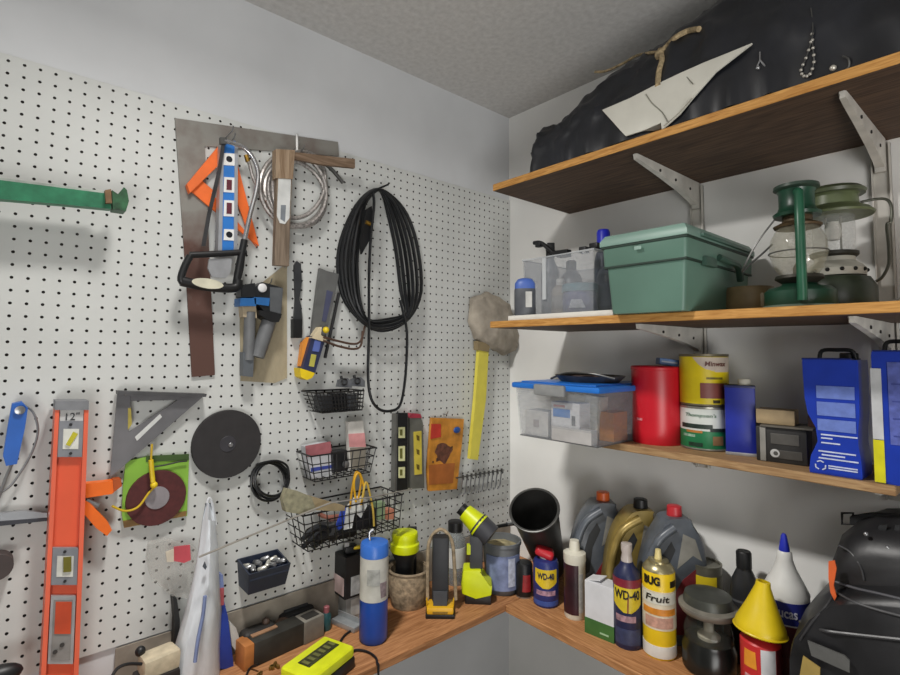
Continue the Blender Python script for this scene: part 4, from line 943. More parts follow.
# jugs
def jug(lab, px, k, w_, ytop, capx, capm, bodym, labm, dirx=-1):
    c, r = onshelf(px, k, BZ, w_); h = height(c, px, ytop); wd_ = 2*r/.96; dp = .068
    t = T('oil_jug', lab, 'jug', c, R(-42), 'motor oil jugs')
    o = [(-.5, 0), (.5, 0), (.52, .3), (.5, .58), (.44, .76), (.3, .88), (capx/w_+.16, .925), (capx/w_-.16, .925), (-.2, .86), (-.38, .7), (-.49, .45)]
    o = spline([V(x*wd_, 0, z*h) for x, z in o], 3, True)
    rings = [[V(p.x*s_, -dp/2*y, p.z if p.z > h*.5 else p.z) for p in o] for y, s_ in ((-1, .88), (-.8, .98), (.8, .98), (1, .88))]
    for rg in rings:
        for p in rg: p.z = max(0, p.z)
    MB().loft(rings).build('body', bodym, t, smooth=50)
    cx_ = capx*mpp(c)
    MB().lathe([(.019, 0), (.019, .005), (.018, h*.075), (.015, h*.08)], (cx_, 0, h*.925), 24).build('cap', capm, t)
    hp = spline([V(x*wd_, -dp/2-.004, z*h) for x, z in ((-.47, .2), (-.48, .42), (-.4, .62), (-.25, .78), (capx/w_-.1, .87))], 4)
    MB().tube(hp, .011, 10).build('handle', bodym, t)
    MB().prism([V(x*wd_, -dp/2-.0006, z*h) for x, z in ((-.34, .3), (-.3, .5), (-.2, .66), (-.06, .76), (0, .7), (-.14, .55), (-.2, .34))], (0, .0012, 0)).build('handle_recess', mat('26282a', .6), t, smooth=0)
    MB().prism([V(x*wd_, -dp/2-.0012, z*h) for x, z in ((-.2, .08), (.44, .08), (.46, .5), (.3, .56), (.1, .48), (-.12, .3))], (0, .0016, 0)).build('label', labm, t, smooth=0)
    MB().prism([V(x*wd_, -dp/2-.001, z*h) for x, z in ((.02, .56), (.26, .66), (.4, .62), (.3, .78), (.12, .82))], (0, .0014, 0)).build('lit_panel', mat('8e8c84', .5, var=.2, scale=16), t, smooth=0)  # lighter grey patch: the lit look of translucent plastic is painted in
    return t
gj = mat('5a6068', .35, var=.15); 
jug('grey oil jug with an orange cap, leftmost of the three jugs', 598, .112, 54, 492, 6, mat('e0662a', .4), gj, mat('8a2a30', .45, var=.15))
jug('gold oil jug with a black cap, middle of the three jugs', 634, .112, 56, 499, 8, BLACK, mat('a08a4c', .35, metal=.3, var=.15), mat('9a8648', .45, var=.2))
jug('grey oil jug with a red cap, rightmost of the three jugs', 671, .112, 62, 506, 5, mat('c03038', .4), gj, mat('7c2c32', .45, var=.2))
# tall lubricant bottle
t, c, r, h = lathe_thing('spray_bottle', 'tall dark blue lubricant bottle with a yellow shield and clear cap', 'bottle', 628, 651, 27, 543)
MB().lathe([(r*.94, 0), (r, .005), (r, h*.66), (r*.92, h*.72), (r*.55, h*.78), (r*.42, h*.82)]).build('bottle', mat('23294c', .35, var=.1), t)
MB().lathe([(r*.4, h*.81), (r*.42, h*.84), (r*.34, h*.9), (r*.4, h*.93), (r*.4, h*.995), (r*.3, h)]).build('spray_top', mat('c0b6b0', .25), t)
MB().lathe([(r*.3, h*.8), (r*.3, h*.9)]).build('red_stem', mat('5a2024', .4), t)
MB().strip(r, [(h*.6, -1.5, 1.5), (h*.68, -1.5, 1.5)], n=16).build('red_band', mat('8a2838', .4, var=.2), t)
shield(MB(), r, h*.36, h*.6, 1.1).build('yellow_shield', mat('d8c02c', .4), t)
lettering('WD-40', h*.12, mat('1c1c24', .4), t, (0, 0, h*.53), bend=r+.0008, width=r*1.9, bold=.0006)
MB().strip(r+.0009, [(h*.36, -.02, .06), (h*.55, .02, .1)], n=2).build('red_straw', mat('8a3020', .4), t)
MB().strip(r, [(h*.27, -.9, .6), (h*.33, -.9, .6)]).build('pink_print', mat('b08a92', .5, var=.3, scale=90), t)
MB().strip(r, [(h*.05, -1, 1), (h*.2, -1, 1)]).build('lower_panel', mat('343c5c', .5, var=.15, scale=80), t)
# insect spray
t, c, r, h = lathe_thing('spray_can', 'tall yellow and white insect spray can with a bare nozzle', 'spray can', 660, 661, 31, 549)
MB().lathe([(r*.95, 0), (r, .004), (r, h*.8), (r*.95, h*.815)]).build('can', mat('e8c41e', .35, var=.05), t)
MB().lathe([(r*.99, h*.81), (r*.97, h*.825), (r*.72, h*.875), (r*.62, h*.88), (r*.62, h*.9), (r*.2, h*.905)]).build('shoulder', mat('b4aa84', .3, metal=.7), t)
MB().lathe([(r*.24, h*.9), (r*.2, h*.95), (r*.17, h*.995), (r*.1, h)]).build('nozzle', mat('e0cf90', .4), t)
MB().strip(r, [(h*.28, -1.6, 1.6), (h*.64, -1.6, 1.6)], n=16).build('cream_panel', mat('d9cdb4', .45, var=.12, scale=30), t)
lettering('BUG', h*.105, mat('221c10', .4), t, (-r*.45, 0, h*.735), bend=r+.0008, width=r*1.05, bold=.0012)
MB().strip(r, [(h*.68, .72, 1.3), (h*.74, .72, 1.3)]).build('black_block', mat('241c10', .5, var=.3), t)
MB().strip(r+.0009, [(h*.525, -1.2, 1.2), (h*.625, -1.2, 1.2)], n=16).build('white_band', mat('d8d6c8', .4), t)
lettering('Fruit', h*.085, mat('2a2418', .4), t, (-r*.15, 0, h*.575), bend=r+.0018, width=r*1.5, bold=.0004, shear=.15)
MB().strip(r+.0009, [(h*.42, -1.1, 1.1), (h*.48, -1.1, 1.1)]).build('orange_band', mat('d88a2c', .45, var=.15, scale=60), t)
MB().strip(r+.0009, [(h*.3, -.9, .9), (h*.4, -.9, .9)]).build('pink_panel', mat('c89a86', .5, var=.2, scale=80), t)
MB().strip(r, [(h*.02, -1.8, 1.8), (h*.13, -1.8, 1.8)], n=16).build('white_base', mat('dcdad2', .45, var=.06), t)
# small yellow can
t, c, r, h = lathe_thing('paint_tin', 'small yellow and black tin behind the dish lidded jar', 'tin', 706, 600, 30, 562, k=.06)
MB().lathe([(r*.97, 0), (r, .003), (r, h-.004), (r*1.03, h-.003), (r*1.03, h), (r*.9, h), (r*.88, h-.004), (r*.2, h-.004)]).build('tin', mat('6a685c', .4, metal=.4, var=.15), t)
MB().strip(r, [(h*.45, -1.5, .7), (h*.88, -1.5, .7)], n=14).build('yellow_label', mat('d2ba20', .45, var=.15, scale=20), t)
MB().strip(r, [(h*.45, .7, 1.6), (h*.88, .7, 1.6)], n=10).build('dark_label', mat('4e4824', .45, var=.3, scale=20), t)
MB().strip(r, [(h*.02, -1.5, 1.5), (h*.42, -1.5, 1.5)], n=10).build('black_band', mat('1e1c18', .5), t)
# jar with a dish shaped lid
t, c, r, h = lathe_thing('oil_lamp', 'dark glass jar lamp with a wide grey dish shaped lid', 'lamp', 710, 683, 50, 592)
MB().lathe([(r*.9, 0), (r, .006), (r, h*.3), (r*.92, h*.36), (r*.9, h*.4)]).build('base', mat('1c1e1c', .25, var=.25), t)
MB().lathe([(r*.88, h*.38), (r*.94, h*.5), (r*.8, h*.64), (r*.7, h*.7)], cap=False).build('glass', film('4a4c46', .3, .06), t)
MB().lathe([(r*.4, h*.36), (r*.42, h*.44), (r*.2, h*.5), (r*.17, h*.66)]).build('white_wick_holder', mat('c8c2ac', .5), t)
MB().lathe([(r*.7, h*.7), (r*1.0, h*.74), (r*1.1, h*.8), (r*1.1, h*.83), (r*.9, h*.86)], seg=40).build('dish', mat('8a867c', .45, metal=.3, var=.15), t)
MB().lathe([(r*.92, h*.82), (r*.92, h*.9), (r*.86, h*.97), (r*.5, h*.99)], seg=36).build('lid', mat('4c4e48', .4, metal=.3, var=.2), t)
# black bottle
t, c, r, h = lathe_thing('plastic_bottle', 'black plastic bottle behind the yellow funnel', 'bottle', 745, 600, 27, 551, k=.075)
MB().lathe([(r*.96, 0), (r, .006), (r, h*.6), (r*.85, h*.74), (r*.5, h*.84), (r*.46, h*.86)], sy=.7).build('bottle', mat('2b2c2e', .35, var=.12), t)
MB().lathe([(r*.52, h*.85), (r*.52, h*.985), (r*.45, h)]).build('cap', BLACK, t)
MB().lathe([(r*1.005, h*.55), (r*1.005, h*.57)], sy=.7).build('seam', mat('5a5c5e', .4), t)
# red can under a yellow funnel
c, r = onshelf(759, .225, BZ, 36); h = height(c, 760, 632)
t = T('spray_can', 'red and white can wearing the upturned yellow funnel', 'can', c, view_rz(c))
MB().lathe([(r*.95, 0), (r, .004), (r, h*.9), (r*.8, h*.95), (r*.4, h)]).build('can', mat('c22a2c', .38, var=.06), t)
MB().strip(r, [(h*.02, 0, .75), (h*.88, 0, .75)]).build('white_stripe', mat('d0d0d2', .45), t)
MB().strip(r, [(h*.02, .8, 1.3), (h*.88, .8, 1.3)]).build('dark_stripe', mat('5a1c22', .45), t)
MB().strip(r, [(h*.6, -.9, -.2), (h*.82, -.85, -.25)]).build('orange_flash', mat('e8962c', .45), t)
MB().strip(r, [(h*.38, -.9, -.15), (h*.5, -.85, -.1)]).build('pink_script', mat('e4a6a8', .5, var=.3, scale=90), t)
zf = height(c, 757, 630)+BZ; ctop = V(c.x, c.y, zf); R_ = 23.5*mpp(c); hf = height(V(c.x, c.y, zf), 757, 581)
t = T('funnel', 'yellow funnel standing upside down over the red and white can', 'funnel', ctop, view_rz(c)); tl = Matrix.Rotation(R(5), 3, 'Y') @ Matrix.Rotation(R(-4), 3, 'X')
yf = mat('dcc018', .4, var=.05)
MB().lathe([(R_*.98, 0), (R_, .004), (R_*.94, hf*.16), (R_*.62, hf*.5), (R_*.3, hf*.9), (R_*.27, hf), (R_*.2, hf), (R_*.24, hf*.88), (R_*.58, hf*.5), (R_*.9, hf*.14), (R_*.93, .004)], (0, 0, .0), 36, tl, cap=False).build('cone', yf, t)
MB().tube([tl @ V(R_*math.cos(a), R_*math.sin(a), .003) for a in [2*PI*i/36 for i in range(36)]], .002, 6, closed=True).build('rim', yf, t)
# white conical bottle
c, r = onshelf(786, .12, BZ, 40); h = height(c, 787, 534)
t = T('oil_bottle', 'white cone topped bottle with a blue tip and blue label', 'bottle', c, view_rz(c))
MB().lathe([(r*.96, 0), (r, .005), (r, h*.6), (r*1.03, h*.635), (r*.8, h*.7), (r*.5, h*.78), (r*.35, h*.84), (r*.33, h*.88), (r*.26, h*.89)]).build('bottle', mat('d8d8d4', .4, var=.04), t)
MB().lathe([(r*.24, h*.88), (r*.24, h*.9), (r*.13, h*.985), (r*.08, h)]).build('tip', mat('2230b4', .4), t)
MB().strip(r, [(h*.47, -1.6, 1.6), (h*.605, -1.6, 1.6)], n=20).build('blue_label', mat('262c78', .4, var=.08), t)
lettering('Lucas', h*.085, mat('c4c4d4', .5), t, (-r*.05, 0, h*.54), bend=r+.0008, width=r*1.0, bold=.0005)
MB().strip(r, [(h*.02, -1.6, 1.6), (h*.46, -1.6, 1.6)], n=20).build('red_label', mat('5a2028', .45, var=.3, scale=20), t)
# black bag
t = T('tool_bag', 'bulky black bag with an orange pull at the right end', 'bag', V(-.16, -1.13, BZ), RZR)
bagm = mat('222224', .42, var=.3, scale=14, bump=.35)
def P2(x, y, d): return RW(x, y, d)
def soft(outl, d0, d1, nm, m_, steps=((.9, 0), (1, .15), (1.0, .5), (.97, .8), (.85, 1)), jit=.004):
    ring = [plane(x, y, 0, -d1) for x, y in outl]; base = [Vector((p.x, p.y, max(p.z, BZ+.001))) for p in ring]
    cc = sum(base, Vector())/len(base); Mi = (Matrix.Translation(t.location) @ Matrix.Rotation(RZR, 4, 'Z')).inverted()
    rg = []
    for s_, k in steps:
        rg.append([Mi @ Vector((-(d0+(d1-d0)*k), cc.y+(p.y-cc.y)*s_, BZ+.001+(p.z-BZ-.001)*(s_ if p.z > BZ+.01 else 1))) for p in base])
    mb = MB(); mb.loft(rg)
    bmesh.ops.subdivide_edges(mb.bm, edges=mb.bm.edges[:], cuts=1, use_grid_fill=True)
    if jit:
        for v in mb.bm.verts:
            if v.co.z > .02: v.co += noise.noise_vector(v.co*16)*jit
    return mb.build(nm, m_, t, smooth=70)
o1 = soft([(784, 650), (790, 628), (806, 608), (828, 594), (850, 588), (900, 590), (990, 600), (990, 740), (784, 740)], .02, .29, 'lower_body', bagm, ((.9, 0), (1, .15), (1.0, .6), (.98, .85), (.92, 1)))
o2 = soft([(828, 590), (825, 565), (832, 545), (846, 533), (866, 528), (900, 530), (990, 540), (990, 640), (900, 640), (850, 618), (832, 604)], .03, .25, 'upper_body', bagm, ((.9, 0), (1, .15), (1.0, .6), (.97, .85), (.88, 1)))
MW = Matrix.Translation(t.location) @ Matrix.Rotation(RZR, 4, 'Z'); Mi = MW.inverted(); vv = []; ff = []
for o in (o1, o2):
    n0 = len(vv); vv += [MW @ v.co for v in o.data.vertices]; ff += [[q+n0 for q in p.vertices] for p in o.data.polygons]
BAG = BVHTree.FromPolygons(vv, ff)
def L2(x, y, d): return Mi @ plane(x, y, 0, -d)
def onbag(x, y, off=.001):
    dr = ray(x, y).normalized(); h = BAG.ray_cast(CAM, dr)
    return Mi @ ((h[0]-dr*off) if h[0] is not None else plane(x, y, 0, -.24))
def seam(pts, r, nm, m_): MB().tube(spline([onbag(x, y) for x, y in pts], 4), r, 7).build(nm, m_, t)
seam([(832, 580), (842, 584), (858, 589), (876, 593), (905, 600)], .0026, 'zip', mat('55555a', .35))
seam([(836, 592), (852, 601), (875, 609), (905, 617)], .0022, 'piping', mat('4e4e50', .4))
seam([(800, 622), (822, 630), (850, 634), (905, 640)], .003, 'piping', mat('3c3c3e', .4))
seam([(838, 545), (850, 552), (860, 566), (864, 580)], .002, 'seam', mat('3a3a3c', .4))
seam([(836, 590), (826, 606), (812, 622), (800, 640)], .002, 'seam', mat('3a3a3c', .4))
MB().prism([L2(x, y, .27) for x, y in ((829, 561), (835, 560), (837, 568), (834, 585), (837, 596), (835, 600), (831, 592), (829, 578))], (0, -.004, 0)).build('orange_pull', mat('d8622e', .5, var=.08), t, smooth=0)
MB().prism([L2(x, y, .3) for x, y in ((808, 640), (845, 655), (850, 660), (850, 672), (812, 655))], (0, -.004, 0)).build('pale_panel', mat('5a5a58', .5, var=.15), t, smooth=0)
MB().prism([L2(x, y, .12) for x, y in ((852, 515), (872, 512), (905, 514), (905, 526), (870, 524), (852, 522))], (0, -.02, 0)).build('strap', BLACKR, t, smooth=0)
mb = MB(); q = [L2(x, y, .125) for x, y in ((842, 513), (853, 513), (853, 524), (842, 524))]; mb.tube(q, .0028, 6, closed=True); mb.build('buckle', BLACK, t)
MB().prism([L2(x, y, .2) for x, y in ((880, 524), (888, 524), (882, 560), (872, 560))], (0, -.01, 0)).build('webbing', BLACKR, t, smooth=0)
MB().prism([L2(x, y, .2) for x, y in ((896, 524), (905, 524), (905, 556), (892, 556))], (0, -.01, 0)).build('webbing', BLACKR, t, smooth=0)
for x, y in ((866, 534), (888, 548), (853, 640)): MB().ball(L2(x, y, .235), .004).build('rivet', STEEL, t)
p = HZ(800, 676, BZ)
at((p.x, p.y, BZ)); q = [V(*plane(x, y, 0, -.31))-ORG for x, y in ((803, 656), (820, 668), (815, 690), (790, 690), (785, 680))]
zb = min(v.z for v in q)
for v in q: v.z = v.z if v.z > zb+.02 else 0
mb = MB().prism(q, (.003, 0, 0)); tag(mb.build('cardboard_scrap', mat('a08848', .7, var=.1), smooth=0), 'scrap of tan cardboard in front of the black bag', 'cardboard')

# ------------------------------------------------------------------ lower shelf
# clear bin with a blue lid
zf = LOWZ+.0005
A = plane(517, 431, 2, zf) if False else None
B = AW(598, 441, .33); F0 = AW(516, 430, .33)
y1 = F0.y; y0 = B.y; dpx = .28
h = (height(V(-.33, (y0+y1)/2, zf), 556, 389)); cx_ = V(-.33+dpx/2, (y0+y1)/2, zf); w_ = y1-y0
t = T('storage_bin', 'clear plastic bin with a blue lid and grey latch on the lower shelf', 'bin', cx_, RZR)
clear = film('b4b8bc', .2, .1)
def openbox(mb, w0, d0, w1, d1, h_, th=.002):
    def rg(w, d, z): return [V(-w/2, -d/2, z), V(w/2, -d/2, z), V(w/2, d/2, z), V(-w/2, d/2, z)]
    mb.loft([rg(w0, d0, 0), rg(w1, d1, h_), rg(w1-2*th, d1-2*th, h_), rg(w0-2*th, d0-2*th, th)])
    return mb
openbox(MB(), w_*.93, dpx*.93, w_, dpx, h).build('tub', clear, t, smooth=0)
MB().box((0, 0, .0012), (w_*.94, dpx*.94, .0024)).build('base_rim', mat('66686a', .4), t, smooth=0)
bl = mat('2474d0', .35, var=.05)
MB().box((0, 0, h+.004), (w_*1.08, dpx*1.06, .016), bev=.006).build('lid', bl, t, smooth=30); MB().box((0, 0, h+.013), (w_*.92, dpx*.92, .006), bev=.002).build('lid_panel', bl, t, smooth=30)
MB().box((-w_*.02, -dpx*.545, h-.004), (w_*.38, .012, .03), bev=.006).build('latch', mat('8c8e8e', .45), t, smooth=30)
bin_c = cx_.copy(); bin_h = h; bin_w = w_
def inbin(name, lab, cat, fx, fy, sx, sy, sz, m_, rz=0, z=.003, tilt=0, parts=None, group=None):
    o = bin_c+Matrix.Rotation(RZR, 3, 'Z') @ V(fx*bin_w, fy*dpx, z)
    t = T(name, lab, cat, o, RZR+rz, group); rt = Matrix.Rotation(tilt, 3, 'Y')
    MB().box((0, 0, sz/2), (sx, sy, sz), rot=rt, bev=.001).build('body', m_, t, smooth=0)
    for nm, cx, cz, a, b, mm in (parts or []): MB().box((cx*sx, -sy/2-.0008, cz*sz), (a*sx, .0012, b*sz)).build(nm, mm, t, smooth=0)
    return t
inbin('small_box', 'small white box at the left inside the clear bin', 'box', -.29, -.33, bin_w*.3, .05, h*.5, mat('cfcdca', .6, var=.06), parts=[('print', 0, .5, .25, .3, mat('a8a0a0', .6))])
inbin('small_box', 'white box with a blue label inside the clear bin', 'box', .08, -.34, bin_w*.34, .05, h*.72, mat('d8d8da', .6, var=.05), parts=[('blue_label', -.12, .72, .6, .22, mat('3a7cc4', .5)), ('red_print', -.2, .9, .4, .06, mat('b86a6a', .5)), ('dark_print', .3, .55, .12, .25, mat('5a5c60', .6))])
inbin('paper_stack', 'flat pale packet lying low inside the clear bin', 'packet', .18, -.42, bin_w*.46, .03, h*.26, mat('b4b2b0', .6, var=.08))
inbin('orange_tin', 'orange round tin near the dark end of the clear bin', 'tin', .36, -.02, bin_w*.16, .07, h*.55, mat('b87830', .5, var=.12))
inbin('white_bottle', 'white upright packet at the back of the clear bin', 'packet', .2, -.1, bin_w*.18, .04, h*.85, mat('c8c4b8', .6, var=.1), tilt=.12)
# tray and papers on the lid
zl = zf+h+.0165
t = T('metal_tray', 'shallow dark tray of odds and ends lying on the blue lid', 'tray', V(bin_c.x, bin_c.y-.02, zl), RZR)
MB().lathe([(.075, 0), (.09, .018), (.092, .018), (.077, .002)], seg=32, sx=1.1).build('tray', mat('5a544e', .4, metal=.3, var=.25), t)
MB().tube(spline([(-.09, -.06, .006), (-.03, -.07, .024), (.05, -.07, .026), (.11, -.05, .014)]), .003, 7).build('wire_edge', DSTEEL, t)
MB().box((.02, -.04, .014), (.07, .05, .01), rz=.3, bev=.002).build('brown_packet', mat('4a3228', .6, var=.25), t, smooth=30)
# red can
c, r = onshelf(657.5, .105, LOWZ, 49); h = height(c, 657, 366)
t = T('coffee_can', 'big plain red can on the lower shelf beside the blue lidded bin', 'can', c, view_rz(c))
MB().lathe([(r*.97, 0), (r*.99, .004), (r, h*.95), (r*1.02, h*.955), (r*1.02, h*.985), (r*.98, h), (r*.94, h), (r*.93, h-.006)], seg=40).build('can', mat('cc1c2c', .35, var=.05, scale=8), t)
MB().strip(r*.985, [(h*.3, -.85, -.6), (h*.33, -.85, -.6)], th=.003).build('worn_print', mat('e08088', .5, var=.4, scale=90), t)
q = V(c.x+.02, c.y-.02, LOWZ+h+.001); t = T('blue_packet', 'small blue packet resting on top of the big red can', 'packet', q, view_rz(c)+.2); MB().box((0, 0, .01), (.05, .05, .018), bev=.002, rot=Matrix.Rotation(.12, 3, 'Y')).build('packet', mat('5a7cb0', .5, var=.15), t, smooth=0)
MB().box((0, -.0255, .01), (.04, .0012, .004), rot=Matrix.Rotation(.12, 3, 'Y')).build('stripe', mat('b4c0d0', .5), t, smooth=0)
# two stacked wood finish tins
c, r = onshelf(704.5, .09, LOWZ, 44); h = height(c, 704, 405)
t = T('paint_tin', 'green and white tin on the lower shelf underneath the yellow tin', 'tin', c, view_rz(c)); 
tin = mat('9a988e', .35, metal=.6, var=.1)
MB().lathe([(r*.97, 0), (r*1.02, .002), (r*1.02, .005), (r, .007), (r, h-.007), (r*1.02, h-.005), (r*1.02, h), (r*.9, h), (r*.9, h-.004)], seg=36).build('tin', tin, t)
lbl_can(MB(), r, h*.45, h*.95, 2.6).build('white_label', mat('cfd4ce', .45, var=.05), t)
lbl_can(MB(), r, h*.05, h*.45, 2.6).build('green_label', mat('1c7a4a', .45, var=.12, scale=20), t)
lettering("Thompson's", h*.11, mat('3c6a50', .5), t, (-r*.2, 0, h*.8), bend=r+.0008, width=r*1.3, shear=.2)
MB().strip(r+.0008, [(h*.5, -1.1, .3), (h*.6, -1.1, .3)], n=12).build('dark_wave', mat('26362e', .5, var=.25, scale=70), t)
MB().strip(r+.0008, [(h*.44, .2, 1.3), (h*.52, .2, 1.3)], n=10).build('dark_wave', mat('1e2a26', .5, var=.2), t)
MB().strip(r+.0008, [(h*.4, -.8, -.1), (h*.455, -.8, -.1)]).build('orange_wave', mat('b87a38', .5), t)
MB().strip(r+.0008, [(h*.14, .3, .75), (h*.34, .3, .75)]).build('wood_picture', mat('8a6a44', .5, var=.2), t)
MB().strip(r+.0008, [(h*.09, -.7, -.1), (h*.18, -.7, -.1)]).build('dark_print', mat('16402c', .5, var=.3, scale=80), t)
MB().strip(r+.0008, [(h*.3, -1, -.4), (h*.36, -1, -.4)]).build('pale_print', mat('9cc4a8', .5, var=.3, scale=80), t)
c2 = V(c.x, c.y, LOWZ+h+.0005); h2 = height(c2, 704, 354)
t = T('paint_tin', 'yellow wood stain tin stacked on the green and white tin', 'tin', c2, view_rz(c))
MB().lathe([(r*.97, 0), (r*1.02, .002), (r*1.02, .005), (r, .007), (r, h2-.007), (r*1.03, h2-.005), (r*1.03, h2), (r*.9, h2), (r*.9, h2-.004), (r*.2, h2-.004)], seg=36).build('tin', mat('7a725e', .4, metal=.5, var=.15), t)
lbl_can(MB(), r, h2*.05, h2*.95, 2.6).build('yellow_label', mat('e4cc12', .42, var=.06), t)
MB().strip(r+.0008, [(h2*.66, .5, 1.35), (h2*.72, .05, 1.35), (h2*.8, -.2, 1.35), (h2*.94, -.45, 1.35)], n=12).build('pale_swoosh', mat('cfc0b0', .5), t)
lettering('Minwax', h2*.13, mat('6a3a30', .5), t, (r*.5, 0, h2*.81), bend=r+.0017, width=r*.95, shear=.15, bold=.0003)
MB().strip(r+.0008, [(h2*.16, -.15, 1.1), (h2*.45, -.15, 1.1)], n=10).build('brown_panel', mat('84443c', .45, var=.1), t)
MB().strip(r+.0008, [(h2*.52, .1, .8), (h2*.56, .1, .8)]).build('small_print', mat('8a7a1c', .5, var=.3, scale=90), t)
MB().strip(r+.0008, [(h2*.07, .35, .65), (h2*.13, .35, .65)]).build('dark_spot', mat('3a3010', .5), t)
# blue square can
c, r = onshelf(741.5, .11, LOWZ, 31); h = height(c, 741, 385)
t = T('solvent_can', 'narrow plain blue can with a white cap on the lower shelf', 'can', c, view_rz(c))
MB().box((-.003, 0, h/2), (1.72*r, 1.3*r, h), bev=.005).build('can', mat('22309a', .35, var=.08), t, smooth=30)
MB().box((-.003, 0, .004), (1.76*r, 1.36*r, .008), bev=.002).build('base_seam', mat('b0b0b4', .4, metal=.5), t, smooth=30)
MB().box((-.003, 0, h-.003), (1.76*r, 1.36*r, .006), bev=.002).build('top_seam', mat('1c2460', .4), t, smooth=30)
MB().lathe([(.014, h), (.014, h+.012), (.012, h+.015)], (r*.2, 0, 0), 20).build('cap', mat('d8d4c4', .5), t)
# black gadget box and the wood block on it
c, r = onshelf(783, .115, LOWZ, 50); h = height(c, 783, 426)
t = T('meter_box', 'small black and steel box with a white badge under the wood block', 'box', c, RZR*.6+view_rz(c)*.4)
MB().box((0, 0, h/2), (1.7*r, .075, h), bev=.003).build('case', mat('2c2b2a', .5, var=.2), t, smooth=30)
MB().box((-r*.6, -.039, h/2), (r*.2, .004, h*.96), bev=.001).build('pale_post', mat('8c8a84', .5), t, smooth=0)
MB().box((r*.14, -.038, h*.68), (r*.95, .003, h*.3), bev=.001).build('face_plate', mat('565450', .45, var=.15), t, smooth=0)
MB().box((r*.2, -.038, h*.25), (r*1.0, .003, h*.24), bev=.001).build('lower_plate', mat('4a4844', .45, var=.15), t, smooth=0)
MB().lathe([(.009, 0), (.009, .002)], (-r*.2, -.038, h*.27), 20, Matrix.Rotation(PI/2, 3, 'X')).build('badge', mat('c8c8c6', .5), t)
MB().lathe([(.0045, 0), (.0045, .0026)], (-r*.17, -.038, h*.27), 14, Matrix.Rotation(PI/2, 3, 'X')).build('badge_centre', mat('55534f', .5), t)
MB().box((r*.2, 0, h+.002), (1.75*r, .09, .004), bev=.001).build('top_plate', mat('5a564e', .5, var=.15), t, smooth=0)
zt = LOWZ+h+.0045; q = V(c.x, c.y, zt); hh = height(q, 775, 409)
at(q); tag(MB().box((-.0, .012, hh/2), (.05, .075, hh), rz=.1, bev=.002).build('wood_block', mat('b09a76', .6, var=.12), smooth=30), 'small pale wood block resting on the black and steel box', 'block')
q = V(c.x+.005, c.y-.058, zt); at(q); tag(MB().box((0, 0, .013), (.022, .02, .026), bev=.003).build('brown_cube', mat('4a2a22', .6, var=.2), smooth=30), 'dark brown little box beside the pale wood block', 'box')
# blue tins
def oil_tin(lab, x0, x1, ybot, ytop, dent, side):
    Bm = plane((x0+x1)/2, ybot, 0, -LX+.01); yc = Bm.y; c = V(-LX+.01+.045, yc, LOWZ+.0005)
    y0_, y1_ = plane(x0, 400, 0, -LX+.01).y, plane(x1, 400, 0, -LX+.01).y
    w = abs(y0_-y1_); h = height(V(-LX+.01, yc, LOWZ), (x0+x1)/2, ytop)
    t = T('oil_tin', lab, 'tin', c, RZR, 'rectangular blue tins'); bt = mat('1c3aa8', .3, var=.07)
    rg = []
    for k in (0, .03, .15, .28, .4, .52, .66, .8, .97, 1):
        dn = dent*math.exp(-((k-.33)/.15)**2)
        s_ = .98 if k in (0, 1) else 1
        sl = -.006*k if dent else 0
        rg.append([V(-w/2*s_+dn+sl, -.045*s_, k*h), V(w/2*s_-dn*.25, -.045*s_, k*h), V(w/2*s_-dn*.25, .045*s_, k*h), V(-w/2*s_+dn+sl, .045*s_, k*h)])
    mb = MB(); mb.loft(rg); mb.build('tin', bt, t, smooth=25)
    mb = MB(); mb.box((-.009 if dent else 0, 0, h+.001), (w*.96, .086, .004), bev=.001); mb.build('top_plate', mat('1a2a70', .35), t, smooth=0)
    MB().tube(spline([(-w*.34, 0, h), (-w*.28, 0, h+.018), (0, 0, h+.02), (w*.3, 0, h+.018), (w*.38, 0, h)], 4), .004, 8).build('handle', BLACK, t)
    MB().lathe([(.016, 0), (.016, .01), (.014, .012)], (w*.2, .02, h+.002), 18).build('cap', BLACK, t)
    return t, w, h
t, w, h = oil_tin('dented blue rectangular tin with white small print on the lower shelf', 809, 862, 483, 360, .02, 0)
pale = mat('6a80c8', .45, var=.1, scale=60); wht = mat('c4cce4', .5, var=.1, scale=80)
def fr(nm, x0, x1, z0, z1, m_, par, f=-.0455): return MB().box(((x0+x1)/2*w, f-.0004, (z0+z1)/2*h), ((x1-x0)*w, .0012, (z1-z0)*h)).build(nm, m_, par, smooth=0)
for z0, z1 in ((.66, .77), (.51, .63), (.38, .48)): fr('text_block', -.3, .42, z0, z1, pale, t)
for z, a, b in ((.345, -.24, .44), (.315, -.24, -.02), (.275, -.24, .12), (.2, -.3, .4), (.17, -.24, .2), (.14, -.3, .44)): fr('text_line', a, b, z-.006, z+.006, wht, t)
fr('text_line', -.12, .42, .055, .066, wht, t); fr('text_line', -.12, .42, .075, .086, wht, t)
for k in range(3):                                       # recycling sign: three bent arrows
    a = PI/2+k*2*PI/3; c_ = V(-.27*w, -.0462, .075*h); s_ = .0085
    p0 = c_+V(math.cos(a-.7)*s_, 0, math.sin(a-.7)*s_); p1 = c_+V(math.cos(a+.25)*s_*1.05, 0, math.sin(a+.25)*s_*1.05); p2 = c_+V(math.cos(a+.7)*s_, 0, math.sin(a+.7)*s_)
    MB().tube([p0, c_+V(math.cos(a)*s_*1.1, 0, math.sin(a)*s_*1.1), p2], .0014, 6).build('recycling_arrow', wht, t)
t2, w, h = oil_tin('blue rectangular tin with a yellow and white edge at the far right', 876, 936, 490, 352, 0, 1); t = t2
MB().box((-w/2+.006, -.0462, h*.6), (.016, .0016, h*.54)).build('white_edge', mat('c8cacc', .45), t, smooth=0)
